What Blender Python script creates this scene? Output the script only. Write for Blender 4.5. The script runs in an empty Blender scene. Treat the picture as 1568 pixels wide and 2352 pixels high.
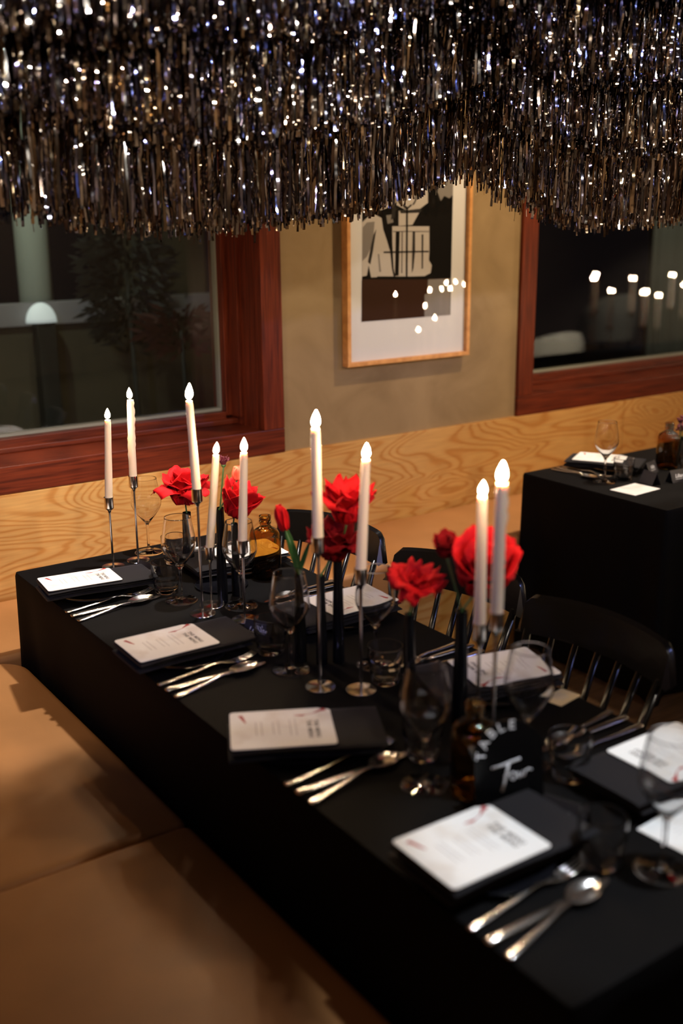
import bpy, bmesh, math, random
import numpy as np
from mathutils import Vector, Matrix, Euler
random.seed(7); rng = np.random.default_rng(11)
SC = bpy.context.scene; COL = SC.collection; PI = math.pi

# ------------------------------------------------------------------ camera
def cam_axes(pitch, yaw, roll):
    cy, sy, cp, sp = math.cos(yaw), math.sin(yaw), math.cos(pitch), math.sin(pitch)
    F = Vector((sy*cp, cy*cp, -sp)); R = Vector((cy, -sy, 0)); U = R.cross(F)
    cr, sr = math.cos(roll), math.sin(roll)
    return R*cr+U*sr, -R*sr+U*cr, F
R_, U_, F_ = cam_axes(.271584, .606435, -.010014)
cd = bpy.data.cameras.new('camera'); cam = bpy.data.objects.new('camera', cd); COL.objects.link(cam)
cam.matrix_world = Matrix(((R_.x, U_.x, -F_.x, 0), (R_.y, U_.y, -F_.y, 0), (R_.z, U_.z, -F_.z, 1.75), (0, 0, 0, 1)))
cd.sensor_fit = 'VERTICAL'; cd.sensor_height = 36.0; cd.sensor_width = 24.0
cd.lens = 2447.19/2352*36; cd.clip_start = .05
cd.dof.use_dof = True; cd.dof.focus_distance = 3.1; cd.dof.aperture_fstop = 1.6
SC.camera = cam
SC.view_settings.view_transform = 'Standard'; SC.view_settings.look = 'None'
SC.view_settings.exposure = 0.12; SC.view_settings.gamma = 1.0; SC.view_settings.use_curve_mapping = False
SC.cycles.use_denoising = True; SC.cycles.max_bounces = 12; SC.cycles.transmission_bounces = 10
SC.cycles.transparent_max_bounces = 16; SC.cycles.glossy_bounces = 5; SC.cycles.sample_clamp_indirect = 4.0
SC.cycles.caustics_refractive = False
w = bpy.data.worlds.new('night'); SC.world = w; w.use_nodes = True
w.node_tree.nodes['Background'].inputs[0].default_value = (.05, .07, .12, 1)
w.node_tree.nodes['Background'].inputs[1].default_value = .02

# ------------------------------------------------------------------ lights (ceiling spots, then added glint and fill spots)
def spot(name, loc, aim, power, col, size=70, blend=.5, rad=.035):
    l = bpy.data.lights.new(name, 'SPOT'); l.energy = power; l.color = col
    l.spot_size = math.radians(size); l.spot_blend = blend; l.shadow_soft_size = rad
    o = bpy.data.objects.new(name, l); COL.objects.link(o); o.location = loc
    o.rotation_euler = (Vector(aim)-Vector(loc)).to_track_quat('-Z', 'Y').to_euler()
    return o
WARM = (1, .72, .42); WHT = (1, .95, .91); COOL = (.85, .92, 1)
spot('downlight_back_table', (1.55, 2.66, 2.78), (1.05, 2.72, .75), 185, WHT, 62, .35)
spot('downlight_wall', (3.3, 2.62, 2.78), (2.9, 3.5, 1.15), 94, WARM, 105, .8)
spot('downlight_wall_far', (5.1, 2.62, 2.78), (4.6, 3.5, 1.0), 66, WARM, 105, .8)
spot('downlight_wall_left', (.7, 2.62, 2.78), (.8, 3.4, .8), 46, WARM, 95, .7)
spot('downlight_side_table', (3.5, 2.64, 2.78), (3.25, 2.6, .75), 100, WHT, 50, .4)
spot('downlight_near_table', (1.5, .75, 2.78), (1.25, .98, .75), 150, COOL, 24, .5)
spot('downlight_near_bench', (-.9, -.6, 2.78), (.85, .40, .49), 20, (1, .50, .26), 44, .9)
spot('glint_spot_one', (2.8, -1.4, 2.78), (2.3, 1.2, 2.1), 150, (1, .88, .74), 62, .6, .07)  # added, like the next one, to put glints in the foil
spot('glint_spot_two', (.2, -1.6, 2.78), (.9, 1.2, 2.35), 150, (1, .90, .78), 46, .6, .07)
spot('glint_spot_blue', (4.6, -.8, 2.7), (2.2, 2.2, 1.95), 120, (.3, .38, 1), 50, .5, .05)  # added with the violet one for coloured foil glints
spot('glint_spot_violet', (-1.6, .2, 2.7), (1.0, 2.2, 1.95), 105, (.4, .42, 1), 50, .5, .05)
spot('armchair_fill_far', (9.9, .3, 2.78), (10.3, -1.1, .7), 220, WHT, 50, .6)  # this and the next are added to brighten the mirrored armchairs
spot('armchair_fill', (6.3, 2.9, 2.78), (6.62, 1.3, .7), 700, WHT, 48, .6)
spot('added_wash_front', (2.5, -2.6, 2.7), (2.5, -4.5, 1.6), 95, (1, .80, .62), 140, .9, .05)  # three added washes, lighting walls for the foil to reflect
spot('added_wash_left', (-1.2, 0, 2.7), (-2.6, .4, 1.5), 48, (1, .76, .55), 140, .9, .05)
spot('added_wash_right', (8.0, -2.5, 2.7), (8.5, -4.5, 1.5), 90, (1, .76, .55), 140, .9, .05)
spot('curtain_fill', (7.4, 5.0, 2.6), (8.4, 6.4, 1.9), 16, (1, .95, .85), 90, .7)  # added to light the curtain beyond the right window
spot('outdoor_fill', (1.3, 4.6, 2.6), (1.9, 5.4, 1.3), 36, (.9, 1, .85), 80, .7)  # added to light the things beyond the left window

# ------------------------------------------------------------------ materials
MATS = {}
def lin(c):
    return tuple(((x/255)/12.92 if x/255 <= .04045 else ((x/255+.055)/1.055)**2.4) for x in c)
def mat(name, base=(.5, .5, .5), rough=.5, metal=0., **kw):
    m = bpy.data.materials.new(name); m.use_nodes = True; b = m.node_tree.nodes['Principled BSDF']
    b.inputs['Base Color'].default_value = (*base, 1); b.inputs['Roughness'].default_value = rough
    b.inputs['Metallic'].default_value = metal
    for k, v in kw.items():
        b.inputs[k.replace('_', ' ')].default_value = v
    MATS[name] = m; return m
def nodes(m):
    nt = m.node_tree; return nt, nt.nodes, nt.links, nt.nodes['Principled BSDF']
def add_noise_color(m, c1, c2, scale=(1, 1, 1), nscale=5, detail=4, dist=0, lo=.35, hi=.65, bump=0, bdist=.002):
    nt, N, L, b = nodes(m)
    tc = N.new('ShaderNodeTexCoord'); mp = N.new('ShaderNodeMapping'); mp.inputs['Scale'].default_value = scale
    n = N.new('ShaderNodeTexNoise'); n.inputs['Scale'].default_value = nscale; n.inputs['Detail'].default_value = detail
    n.inputs['Distortion'].default_value = dist
    r = N.new('ShaderNodeValToRGB'); r.color_ramp.elements[0].position = lo; r.color_ramp.elements[1].position = hi
    r.color_ramp.elements[0].color = (*c1, 1); r.color_ramp.elements[1].color = (*c2, 1)
    L.new(tc.outputs['Object'], mp.inputs['Vector']); L.new(mp.outputs[0], n.inputs['Vector'])
    L.new(n.outputs['Fac'], r.inputs[0]); L.new(r.outputs[0], b.inputs['Base Color'])
    if bump:
        bp = N.new('ShaderNodeBump'); bp.inputs['Strength'].default_value = bump; bp.inputs['Distance'].default_value = bdist
        L.new(n.outputs['Fac'], bp.inputs['Height']); L.new(bp.outputs[0], b.inputs['Normal'])
    return n
def fine_bump(m, scale, strength, dist=.001):
    nt, N, L, b = nodes(m); tc = N.new('ShaderNodeTexCoord'); n = N.new('ShaderNodeTexNoise')
    n.inputs['Scale'].default_value = scale; n.inputs['Detail'].default_value = 3
    bp = N.new('ShaderNodeBump'); bp.inputs['Strength'].default_value = strength; bp.inputs['Distance'].default_value = dist
    L.new(tc.outputs['Object'], n.inputs['Vector']); L.new(n.outputs['Fac'], bp.inputs['Height']); L.new(bp.outputs[0], b.inputs['Normal'])
mat('cloth', (.0016, .0012, .0013), .75, Specular_IOR_Level=.10, Sheen_Weight=.01, Sheen_Roughness=.3); fine_bump(MATS['cloth'], 900, .3, .0006)
mat('napkin', (.010, .0085, .010), .8, Specular_IOR_Level=.2, Sheen_Weight=.05, Sheen_Roughness=.4); fine_bump(MATS['napkin'], 1200, .4, .0005)
m = mat('leather', (.42, .21, .085), .5); add_noise_color(m, (.34, .150, .045), (.42, .188, .060), nscale=3, bump=0)
fine_bump(m, 260, .25, .0008)
m = mat('plaster', (.4, .3, .18), .8); add_noise_color(m, (.215, .142, .064), (.285, .195, .094), nscale=3.2, detail=8, dist=1.2, bump=.15, bdist=.01)
m = mat('mahogany', (.2, .04, .015), .4, Specular_IOR_Level=.28); add_noise_color(m, (.060, .009, .003), (.150, .024, .007), scale=(1.2, 1.2, 26), nscale=4, detail=6, dist=.4)
m = mat('mahogany_upright', (.2, .04, .015), .42, Specular_IOR_Level=.25); add_noise_color(m, (.060, .009, .003), (.150, .024, .007), scale=(26, 26, 1.2), nscale=4, detail=6, dist=.4)
m = mat('frame_wood', (.6, .28, .08), .45); add_noise_color(m, (.5, .22, .06), (.66, .32, .1), scale=(4, 4, 4), nscale=8)
m = mat('floor_wood', (.12, .06, .03), .5); add_noise_color(m, (.06, .03, .014), (.11, .055, .025), scale=(1, 9, 1), nscale=5, detail=6)
mat('dark_wall', (.24, .175, .12), .8); mat('ceiling_paint', (.03, .02, .014), .9)
def plywood(name):
    m = mat(name, (.5, .3, .1), .42); nt, N, L, b = nodes(m)
    tc = N.new('ShaderNodeTexCoord'); mp = N.new('ShaderNodeMapping'); mp.inputs['Scale'].default_value = (.75, 1, 3.4)
    n = N.new('ShaderNodeTexNoise'); n.inputs['Scale'].default_value = 1.5; n.inputs['Detail'].default_value = 2.2; n.inputs['Distortion'].default_value = .5
    n.inputs['Roughness'].default_value = .42
    mu = N.new('ShaderNodeMath'); mu.operation = 'MULTIPLY'; mu.inputs[1].default_value = 150
    si = N.new('ShaderNodeMath'); si.operation = 'SINE'
    r = N.new('ShaderNodeValToRGB'); e = r.color_ramp.elements
    e[0].position = .0; e[0].color = (.70, .41, .135, 1); e[1].position = 1.; e[1].color = (.56, .26, .062, 1)
    e2 = e.new(.62); e2.color = (.67, .375, .118, 1)
    ad = N.new('ShaderNodeMath'); ad.operation = 'MULTIPLY_ADD'; ad.inputs[1].default_value = .5; ad.inputs[2].default_value = .5
    big = N.new('ShaderNodeTexNoise'); big.inputs['Scale'].default_value = 1.1; big.inputs['Detail'].default_value = 3
    fine = N.new('ShaderNodeTexNoise'); fine.inputs['Scale'].default_value = 60; fine.inputs['Detail'].default_value = 2
    mp2 = N.new('ShaderNodeMapping'); mp2.inputs['Scale'].default_value = (.15, 1, 3)
    mx = N.new('ShaderNodeMix'); mx.data_type = 'RGBA'; mx.blend_type = 'MULTIPLY'; mx.inputs[0].default_value = 1
    rr = N.new('ShaderNodeValToRGB'); rr.color_ramp.elements[0].position = .3; rr.color_ramp.elements[1].position = .7
    rr.color_ramp.elements[0].color = (.86, .76, .62, 1); rr.color_ramp.elements[1].color = (1, 1, 1, 1)
    mx2 = N.new('ShaderNodeMix'); mx2.data_type = 'RGBA'; mx2.blend_type = 'MULTIPLY'; mx2.inputs[0].default_value = .35
    L.new(tc.outputs['Object'], mp.inputs[0]); L.new(mp.outputs[0], n.inputs[0]); L.new(n.outputs['Fac'], mu.inputs[0])
    L.new(mu.outputs[0], si.inputs[0]); L.new(si.outputs[0], ad.inputs[0]); L.new(ad.outputs[0], r.inputs[0])
    L.new(tc.outputs['Object'], big.inputs[0]); L.new(big.outputs['Fac'], rr.inputs[0])
    L.new(tc.outputs['Object'], mp2.inputs[0]); L.new(mp2.outputs[0], fine.inputs[0])
    L.new(r.outputs[0], mx.inputs[6]); L.new(rr.outputs[0], mx.inputs[7])
    L.new(mx.outputs[2], mx2.inputs[6]); L.new(fine.outputs['Fac'], mx2.inputs[7]); L.new(mx2.outputs[2], b.inputs['Base Color'])
    return m
plywood('plywood')
mat('steel', (.82, .76, .70), .16, 1.); mat('cutlery_steel', (.85, .80, .76), .2, 1.)
mat('chair_black', (.004, .0035, .0035), .24, Specular_IOR_Level=.38)
mat('vase_black', (.003, .003, .0035), .25, Specular_IOR_Level=.35); mat('plate_black', (.006, .006, .008), .12)
mat('paper', (.80, .78, .75), .6)
add_noise_color(MATS['paper'], (.62, .55, .48), (.80, .79, .77), nscale=9, detail=6, lo=.30, hi=.48)
mat('card_black', (.02, .018, .022), .5); mat('ink_white', (.75, .75, .78), .5); mat('ink_black', (.03, .02, .02), .6)
mat('ink_red', (.35, .012, .012), .6); mat('ink_grey', (.45, .42, .42), .6); mat('card_cream', (.7, .55, .32), .6)
mat('wax', (.69, .57, .44), .45, Subsurface_Weight=.35, Subsurface_Scale=.015)
MATS['wax'].node_tree.nodes['Principled BSDF'].inputs['Subsurface Radius'].default_value = (1, .62, .35)
mat('wick', (.02, .015, .01), .9)
mat('petal', (.52, .008, .010), .7, Specular_IOR_Level=.15)
add_noise_color(MATS['petal'], (.40, .003, .006), (.60, .008, .012), nscale=25)
mat('petal_shaded', (.16, .002, .004), .8, Specular_IOR_Level=.1)  # darker red carries the shade on the low bloom
mat('petal_pink', (.62, .06, .035), .6, Subsurface_Weight=.2, Subsurface_Scale=.01)
mat('petal_burgundy', (.10, .008, .02), .7)
mat('green', (.05, .12, .025), .5); mat('leaf_green', (.025, .09, .015), .4)
mat('mat_board', (.72, .70, .71), .8); mat('gasket', (.25, .26, .22), .35)
for n_, v_ in (('print_black', .006), ('print_brown', .02), ('print_dark', .03), ('print_mid', .22), ('print_light', .5), ('print_pale', .6)):
    mat(n_, (v_*1.08, v_*.98, v_*.93) if n_ != 'print_brown' else (.045, .02, .012), .9, Specular_IOR_Level=.05)
mat('beige_fabric', (.42, .38, .28), .85); mat('concrete', (.36, .38, .30), .8); mat('coping', (.30, .28, .27), .8)
mat('glowing_white', (.8, .85, .82), .6, Emission_Color=(.8, .9, .85, 1), Emission_Strength=.45); mat('ochre_render', (.14, .10, .025), .8); mat('olive_render', (.075, .065, .035), .8)  # first material has emission added so the dome shows bright
mat('blue_panel', (.03, .035, .16), .7); mat('shrub', (.02, .022, .014), .7); mat('shrub_red', (.09, .035, .02), .7)
mat('orange_panel', (.5, .14, .03), .7)
def glass(name, col=(1, 1, 1), rough=0., ior=1.48):
    m = mat(name, col, rough, Transmission_Weight=1., IOR=ior); return m
glass('glass', rough=.015); glass('amber_glass', (.64, .40, .13), 0., 1.5)
def pane(name, refl):
    m = bpy.data.materials.new(name); m.use_nodes = True; nt = m.node_tree; nt.nodes.clear(); N = nt.nodes; L = nt.links
    o = N.new('ShaderNodeOutputMaterial'); t = N.new('ShaderNodeBsdfTransparent'); g = N.new('ShaderNodeBsdfGlossy')
    g.inputs['Roughness'].default_value = 0; t.inputs[0].default_value = (.95, .96, .95, 1)
    lw = N.new('ShaderNodeLayerWeight'); lw.inputs['Blend'].default_value = .5; x = N.new('ShaderNodeMixShader')
    pw = N.new('ShaderNodeMath'); pw.operation = 'POWER'; pw.inputs[1].default_value = 5; L.new(lw.outputs['Facing'], pw.inputs[0])
    f = N.new('ShaderNodeMath'); f.operation = 'MULTIPLY_ADD'; f.inputs[1].default_value = 1-refl; f.inputs[2].default_value = refl; L.new(pw.outputs[0], f.inputs[0])
    L.new(f.outputs[0], x.inputs[0]); L.new(t.outputs[0], x.inputs[1]); L.new(g.outputs[0], x.inputs[2]); L.new(x.outputs[0], o.inputs[0])
    MATS[name] = m; return m
pane('window_pane', .09); pane('picture_pane', .05)
def emit(name, col, s):
    m = bpy.data.materials.new(name); m.use_nodes = True; nt = m.node_tree; nt.nodes.clear()
    o = nt.nodes.new('ShaderNodeOutputMaterial'); e = nt.nodes.new('ShaderNodeEmission')
    e.inputs[0].default_value = (*col, 1); e.inputs[1].default_value = s; nt.links.new(e.outputs[0], o.inputs[0]); MATS[name] = m
emit('flame', (1, .70, .42), 520); emit('globe', (1, .86, .68), 14)  # the globe material serves only the added pendants
# foil: every strip of the fringe has its own tint
m = mat('foil', (.7, .65, .6), .055, 1.); nt, N, L, b = nodes(m)
at = N.new('ShaderNodeAttribute'); at.attribute_name = 'tint'; L.new(at.outputs['Color'], b.inputs['Base Color'])

# ------------------------------------------------------------------ mesh helpers
def link(o, parent=None):
    COL.objects.link(o)
    if parent: o.parent = parent
    return o
def from_bm(name, bm, material, parent=None, smooth=True, autosmooth=None):
    me = bpy.data.meshes.new(name); bm.normal_update(); bm.to_mesh(me); bm.free()
    if smooth: me.polygons.foreach_set('use_smooth', [True]*len(me.polygons))
    if autosmooth: me.set_sharp_from_angle(angle=math.radians(autosmooth))
    ms = material if isinstance(material, (list, tuple)) else [material]
    for x in ms: me.materials.append(MATS[x])
    return link(bpy.data.objects.new(name, me), parent)
def box(bm, c, s, rot=None, bevel=0, seg=2):
    r = bmesh.ops.create_cube(bm, size=1); vs = r['verts']
    M = Matrix.Translation(Vector(c)) @ (rot.to_4x4() if rot else Matrix()) @ Matrix.Diagonal((*s, 1))
    bmesh.ops.transform(bm, matrix=M, verts=vs)
    if bevel:
        es = list({e for v in vs for e in v.link_edges})
        bmesh.ops.bevel(bm, geom=es, offset=bevel, segments=seg, affect='EDGES', profile=.6)
def bx(bm, x0, x1, y0, y1, z0, z1, bevel=0, seg=2):
    box(bm, ((x0+x1)/2, (y0+y1)/2, (z0+z1)/2), (x1-x0, y1-y0, z1-z0), None, bevel, seg)
def lathe(bm, prof, seg=40, M=None, close=False):
    rings = []
    for r, z in prof:
        if r < 1e-6: rings.append([bm.verts.new((0, 0, z))])
        else: rings.append([bm.verts.new((r*math.cos(2*PI*i/seg), r*math.sin(2*PI*i/seg), z)) for i in range(seg)])
    pairs = list(zip(rings, rings[1:])) + ([(rings[-1], rings[0])] if close else [])
    for a, b_ in pairs:
        if len(a) == 1 and len(b_) == 1: continue
        for i in range(seg):
            j = (i+1) % seg
            if len(a) == 1: bm.faces.new((a[0], b_[j], b_[i]))
            elif len(b_) == 1: bm.faces.new((a[i], a[j], b_[0]))
            else: bm.faces.new((a[i], a[j], b_[j], b_[i]))
    if M: bmesh.ops.transform(bm, matrix=M, verts=[v for r in rings for v in r])
def tube(bm, pts, rad, seg=10, caps=True, flat=1.0):
    pts = [Vector(p) for p in pts]; n = len(pts); rad = rad if hasattr(rad, '__len__') else [rad]*n; rings = []
    up = Vector((0, 0, 1)) if abs((pts[-1]-pts[0]).normalized().z) < .9 else Vector((1, 0, 0))
    for i, p in enumerate(pts):
        t = (pts[min(i+1, n-1)]-pts[max(i-1, 0)]).normalized(); a = t.cross(up).normalized(); b_ = a.cross(t)
        rings.append([bm.verts.new(p+a*rad[i]*math.cos(2*PI*k/seg)+b_*rad[i]*flat*math.sin(2*PI*k/seg)) for k in range(seg)])
    for r0, r1 in zip(rings, rings[1:]):
        for k in range(seg): bm.faces.new((r0[k], r0[(k+1) % seg], r1[(k+1) % seg], r1[k]))
    if caps: bm.faces.new(rings[0][::-1]); bm.faces.new(rings[-1])
def prism(bm, outline, z0, z1):
    a = [bm.verts.new((x, y, z0)) for x, y in outline]; b_ = [bm.verts.new((x, y, z1)) for x, y in outline]; n = len(a)
    bm.faces.new(a[::-1]); bm.faces.new(b_)
    for i in range(n): bm.faces.new((a[i], a[(i+1) % n], b_[(i+1) % n], b_[i]))
def rrect(w_, h_, r, n=5, r1=None):
    o = []; q = r1 or r
    for cx, cy, a0, r in ((w_/2-q, h_/2-q, 0, q), (-w_/2+r, h_/2-r, 90, r), (-w_/2+r, -h_/2+r, 180, r), (w_/2-r, -h_/2+r, 270, r)):
        for k in range(n+1):
            a = math.radians(a0+90*k/n); o.append((cx+r*math.cos(a), cy+r*math.sin(a)))
    return o
def tag(o, label, cat, group=None, kind=None):
    o['label'] = label; o['category'] = cat
    if group: o['group'] = group
    if kind: o['kind'] = kind
    return o
def empty(name, loc, rz=0):
    o = bpy.data.objects.new(name, None); o.empty_display_size = .05; COL.objects.link(o); o.location = loc; o.rotation_euler = (0, 0, rz); return o
def structure(name, bm, m, parent=None, smooth=False):
    o = from_bm(name, bm, m, parent, smooth)
    if not parent: o['kind'] = 'structure'
    return o
def copy_tree(o, parent=None):
    c = o.copy(); COL.objects.link(c)
    if parent: c.parent = parent
    for ch in list(o.children): copy_tree(ch, c)
    return c
FONT = None
def text_bm(txt, size, space=1.0, shear=0., bold=0.):
    cu = bpy.data.curves.new('t', 'FONT'); cu.body = txt; cu.size = size; cu.align_x = 'CENTER'; cu.align_y = 'CENTER'
    cu.space_character = space; cu.shear = shear; cu.offset = bold; cu.resolution_u = 3
    o = bpy.data.objects.new('t', cu); COL.objects.link(o); dg = bpy.context.evaluated_depsgraph_get()
    me = bpy.data.meshes.new_from_object(o.evaluated_get(dg)); bm = bmesh.new(); bm.from_mesh(me)
    bpy.data.objects.remove(o); bpy.data.meshes.remove(me); bpy.data.curves.remove(cu)
    return bm
def join_bm(dst, src, M):
    src.transform(M); me = bpy.data.meshes.new('x'); src.to_mesh(me); src.free(); dst.from_mesh(me); bpy.data.meshes.remove(me)

# ------------------------------------------------------------------ room shell
XL, XR, YN, YW, ZC = -2.6, 11., -4.5, 3.5, 2.85
bm = bmesh.new(); bx(bm, XL-.2, XR+.2, YN-.2, 3.9, -.1, 0); structure('floor', bm, 'floor_wood')
bm = bmesh.new(); bx(bm, XL-.2, XR+.2, YN-.2, 3.9, ZC, ZC+.1); structure('ceiling', bm, 'ceiling_paint')
bm = bmesh.new(); bx(bm, XL-.2, XL, YN-.2, 3.9, 0, ZC); structure('wall_left', bm, 'dark_wall')
bm = bmesh.new(); bx(bm, XR, XR+.2, YN-.2, 3.9, 0, ZC); structure('wall_right', bm, 'dark_wall')
bm = bmesh.new(); bx(bm, XL, XR, YN-.2, YN, 0, ZC); structure('wall_front', bm, 'dark_wall')
# back wall with two deep openings
WL = (-2.0, 2.07, .95, 2.35); WR = (3.505, 7.5, .945, 2.35); YP = 3.52
bm = bmesh.new()
bx(bm, XL, XR, YP, 3.86, 0, .80)
bx(bm, XL, WL[0], YP, 3.86, .8, ZC); bx(bm, WL[0], WL[1], YP, 3.86, .8, WL[2]-.02); bx(bm, WL[0], WL[1], YP, 3.86, WL[3]+.02, ZC)
bx(bm, WL[1]+.02, WR[0]-.02, YP, 3.86, .8, ZC); bx(bm, WR[0]-.02, WR[1]+.02, YP, 3.86, .8, WR[2]-.02); bx(bm, WR[0]-.02, WR[1]+.02, YP, 3.86, WR[3]+.02, ZC)
bx(bm, WR[1]+.02, XR, YP, 3.86, .8, ZC)
structure('wall_back', bm, 'plaster')
def window(name, W_):
    x0, x1, z0, z1 = W_; yg = 3.78
    root = empty(name, (0, 0, 0)); root['kind'] = 'structure'
    f = .092
    bm = bmesh.new()
    bx(bm, x0-f, x1+f, YW, YP+.03, z0-f-.004, z0, .003); bx(bm, x0-f, x1+f, YW, YP+.03, z1, z1+f, .003)
    structure('window_frame', bm, 'mahogany', root)
    bm = bmesh.new()
    bx(bm, x0-f, x0, YW, YP+.03, z0+.0006, z1-.0006, .003); bx(bm, x1, x1+f, YW, YP+.03, z0+.0006, z1-.0006, .003)
    structure('window_casing', bm, 'mahogany_upright', root)
    bm = bmesh.new()
    bx(bm, x0-.02, x0, YP+.0305, 3.86, z0, z1); bx(bm, x1, x1+.02, YP+.0305, 3.86, z0, z1); bx(bm, x0, x1, YP+.0305, 3.86, z1, z1+.02)
    # inner sash stiles with a step
    for s in (0, 1):
        xa = x0 if s == 0 else x1-.035; bx(bm, xa, xa+.035, 3.735, 3.84, z0+.03, z1, .003)
        xb = x0 if s == 0 else x1-.014; bx(bm, xb, xb+.014, 3.66, 3.734, z0+.03, z1, .002)
    structure('window_jamb', bm, 'mahogany_upright', root)
    bm = bmesh.new()
    bx(bm, x0-.02, x1+.02, YP+.0305, 3.86, z0-.02, z0+.0); bx(bm, x0+.036, x1-.036, 3.735, 3.84, z0+.0005, z0+.045, .003)
    bx(bm, x0+.001, x1-.001, 3.70, 3.7345, z0+.0005, z0+.02, .004)
    structure('window_sill', bm, 'mahogany', root)
    bm = bmesh.new(); bx(bm, x0+.036, x1-.036, 3.772, 3.806, z0+.0455, z0+.056)
    bx(bm, x1-.040, x1-.0355, 3.772, 3.806, z0+.056, z1); bx(bm, x0+.0355, x0+.040, 3.772, 3.806, z0+.056, z1)
    structure('glazing_bead', bm, 'gasket', root)
    for y in (3.782, 3.800):
        bm = bmesh.new(); v = [bm.verts.new(p) for p in ((x0+.0355, y, z0+.045), (x1-.0355, y, z0+.045), (x1-.0355, y, z1), (x0+.0355, y, z1))]
        bm.faces.new(v); structure('window_glass', bm, 'window_pane', root)
window('window_1', WL); window('window_2', WR)
# plywood back rest of the wall bench
seams = [-2.6, -.95, .72, 4.135, 5.85, 7.6, 11.0]
seams = [-2.6, -.70, 1.705+.0, 4.135, 6.57, 9.0, 11.0]
bm = bmesh.new()
bx(bm, XL, 4.134, 3.495, YP-.0005, .40, .853, .001)
bx(bm, 4.137, 6.57, 3.495, YP-.0005, .40, .853, .001); bx(bm, 6.573, XR, 3.495, YP-.0005, .40, .853, .001)
structure('trim_1', bm, 'plywood')

# ------------------------------------------------------------------ banquettes
def cushion(name, x0, x1, y0, y1, z0, z1, r, m='leather', corner=.05, c1=None):
    bm = bmesh.new(); pts = rrect(x1-x0, y1-y0, corner, 8, c1); n = len(pts); cx, cy = (x0+x1)/2, (y0+y1)/2
    layers = [(0, z0)]+[(0, z0+(z1-r-z0)*t) for t in (.5, 1)]
    layers += [(r*(1-math.cos(a)), z1-r+r*math.sin(a)) for a in [PI/2*k/6 for k in range(1, 7)]]
    rings = []
    for ins, z in layers:
        w2, h2 = (x1-x0)/2, (y1-y0)/2
        rings.append([bm.verts.new((cx+px*(w2-ins)/w2, cy+py*(h2-ins)/h2, z)) for px, py in pts])
    for a, b_ in zip(rings, rings[1:]):
        for i in range(n): bm.faces.new((a[i], a[(i+1) % n], b_[(i+1) % n], b_[i]))
    bm.faces.new(rings[-1]); bm.faces.new(rings[0][::-1])
    return bm
def bench(name, x0, x1, y0, y1, label, corner, c1=None):
    root = empty(name, ((x0+x1)/2, (y0+y1)/2, 0))
    b_ = cushion('seat_cushion', x0, x1, y0, y1, .35, .49, .022, corner=corner, c1=c1); b_.transform(Matrix.Translation((-(x0+x1)/2, -(y0+y1)/2, 0)))
    from_bm('seat_cushion', b_, 'leather', root, autosmooth=50)
    bm = bmesh.new(); bx(bm, x0+.03, x1-.03, y0+.03, y1-.01, 0, .3495); bm.transform(Matrix.Translation((-(x0+x1)/2, -(y0+y1)/2, 0)))
    from_bm('bench_base', bm, 'plywood', root, False)
    return tag(root, label, 'bench', 'tan leather benches')
bench('banquette_bench', XL+.02, 10.9, 3.003, 3.494, 'long tan leather bench running along the back wall under the plywood panel', .03)
bench('banquette_bench', .02, .888, 1.878, 2.985, 'tan leather bench seat left of the long table, nearer the wall, with a rounded corner', .02, .10)
bench('banquette_bench', .02, .888, .30, 1.872, 'shadowed tan leather bench seat at the bottom left of the photo beside the table', .02)

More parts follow.
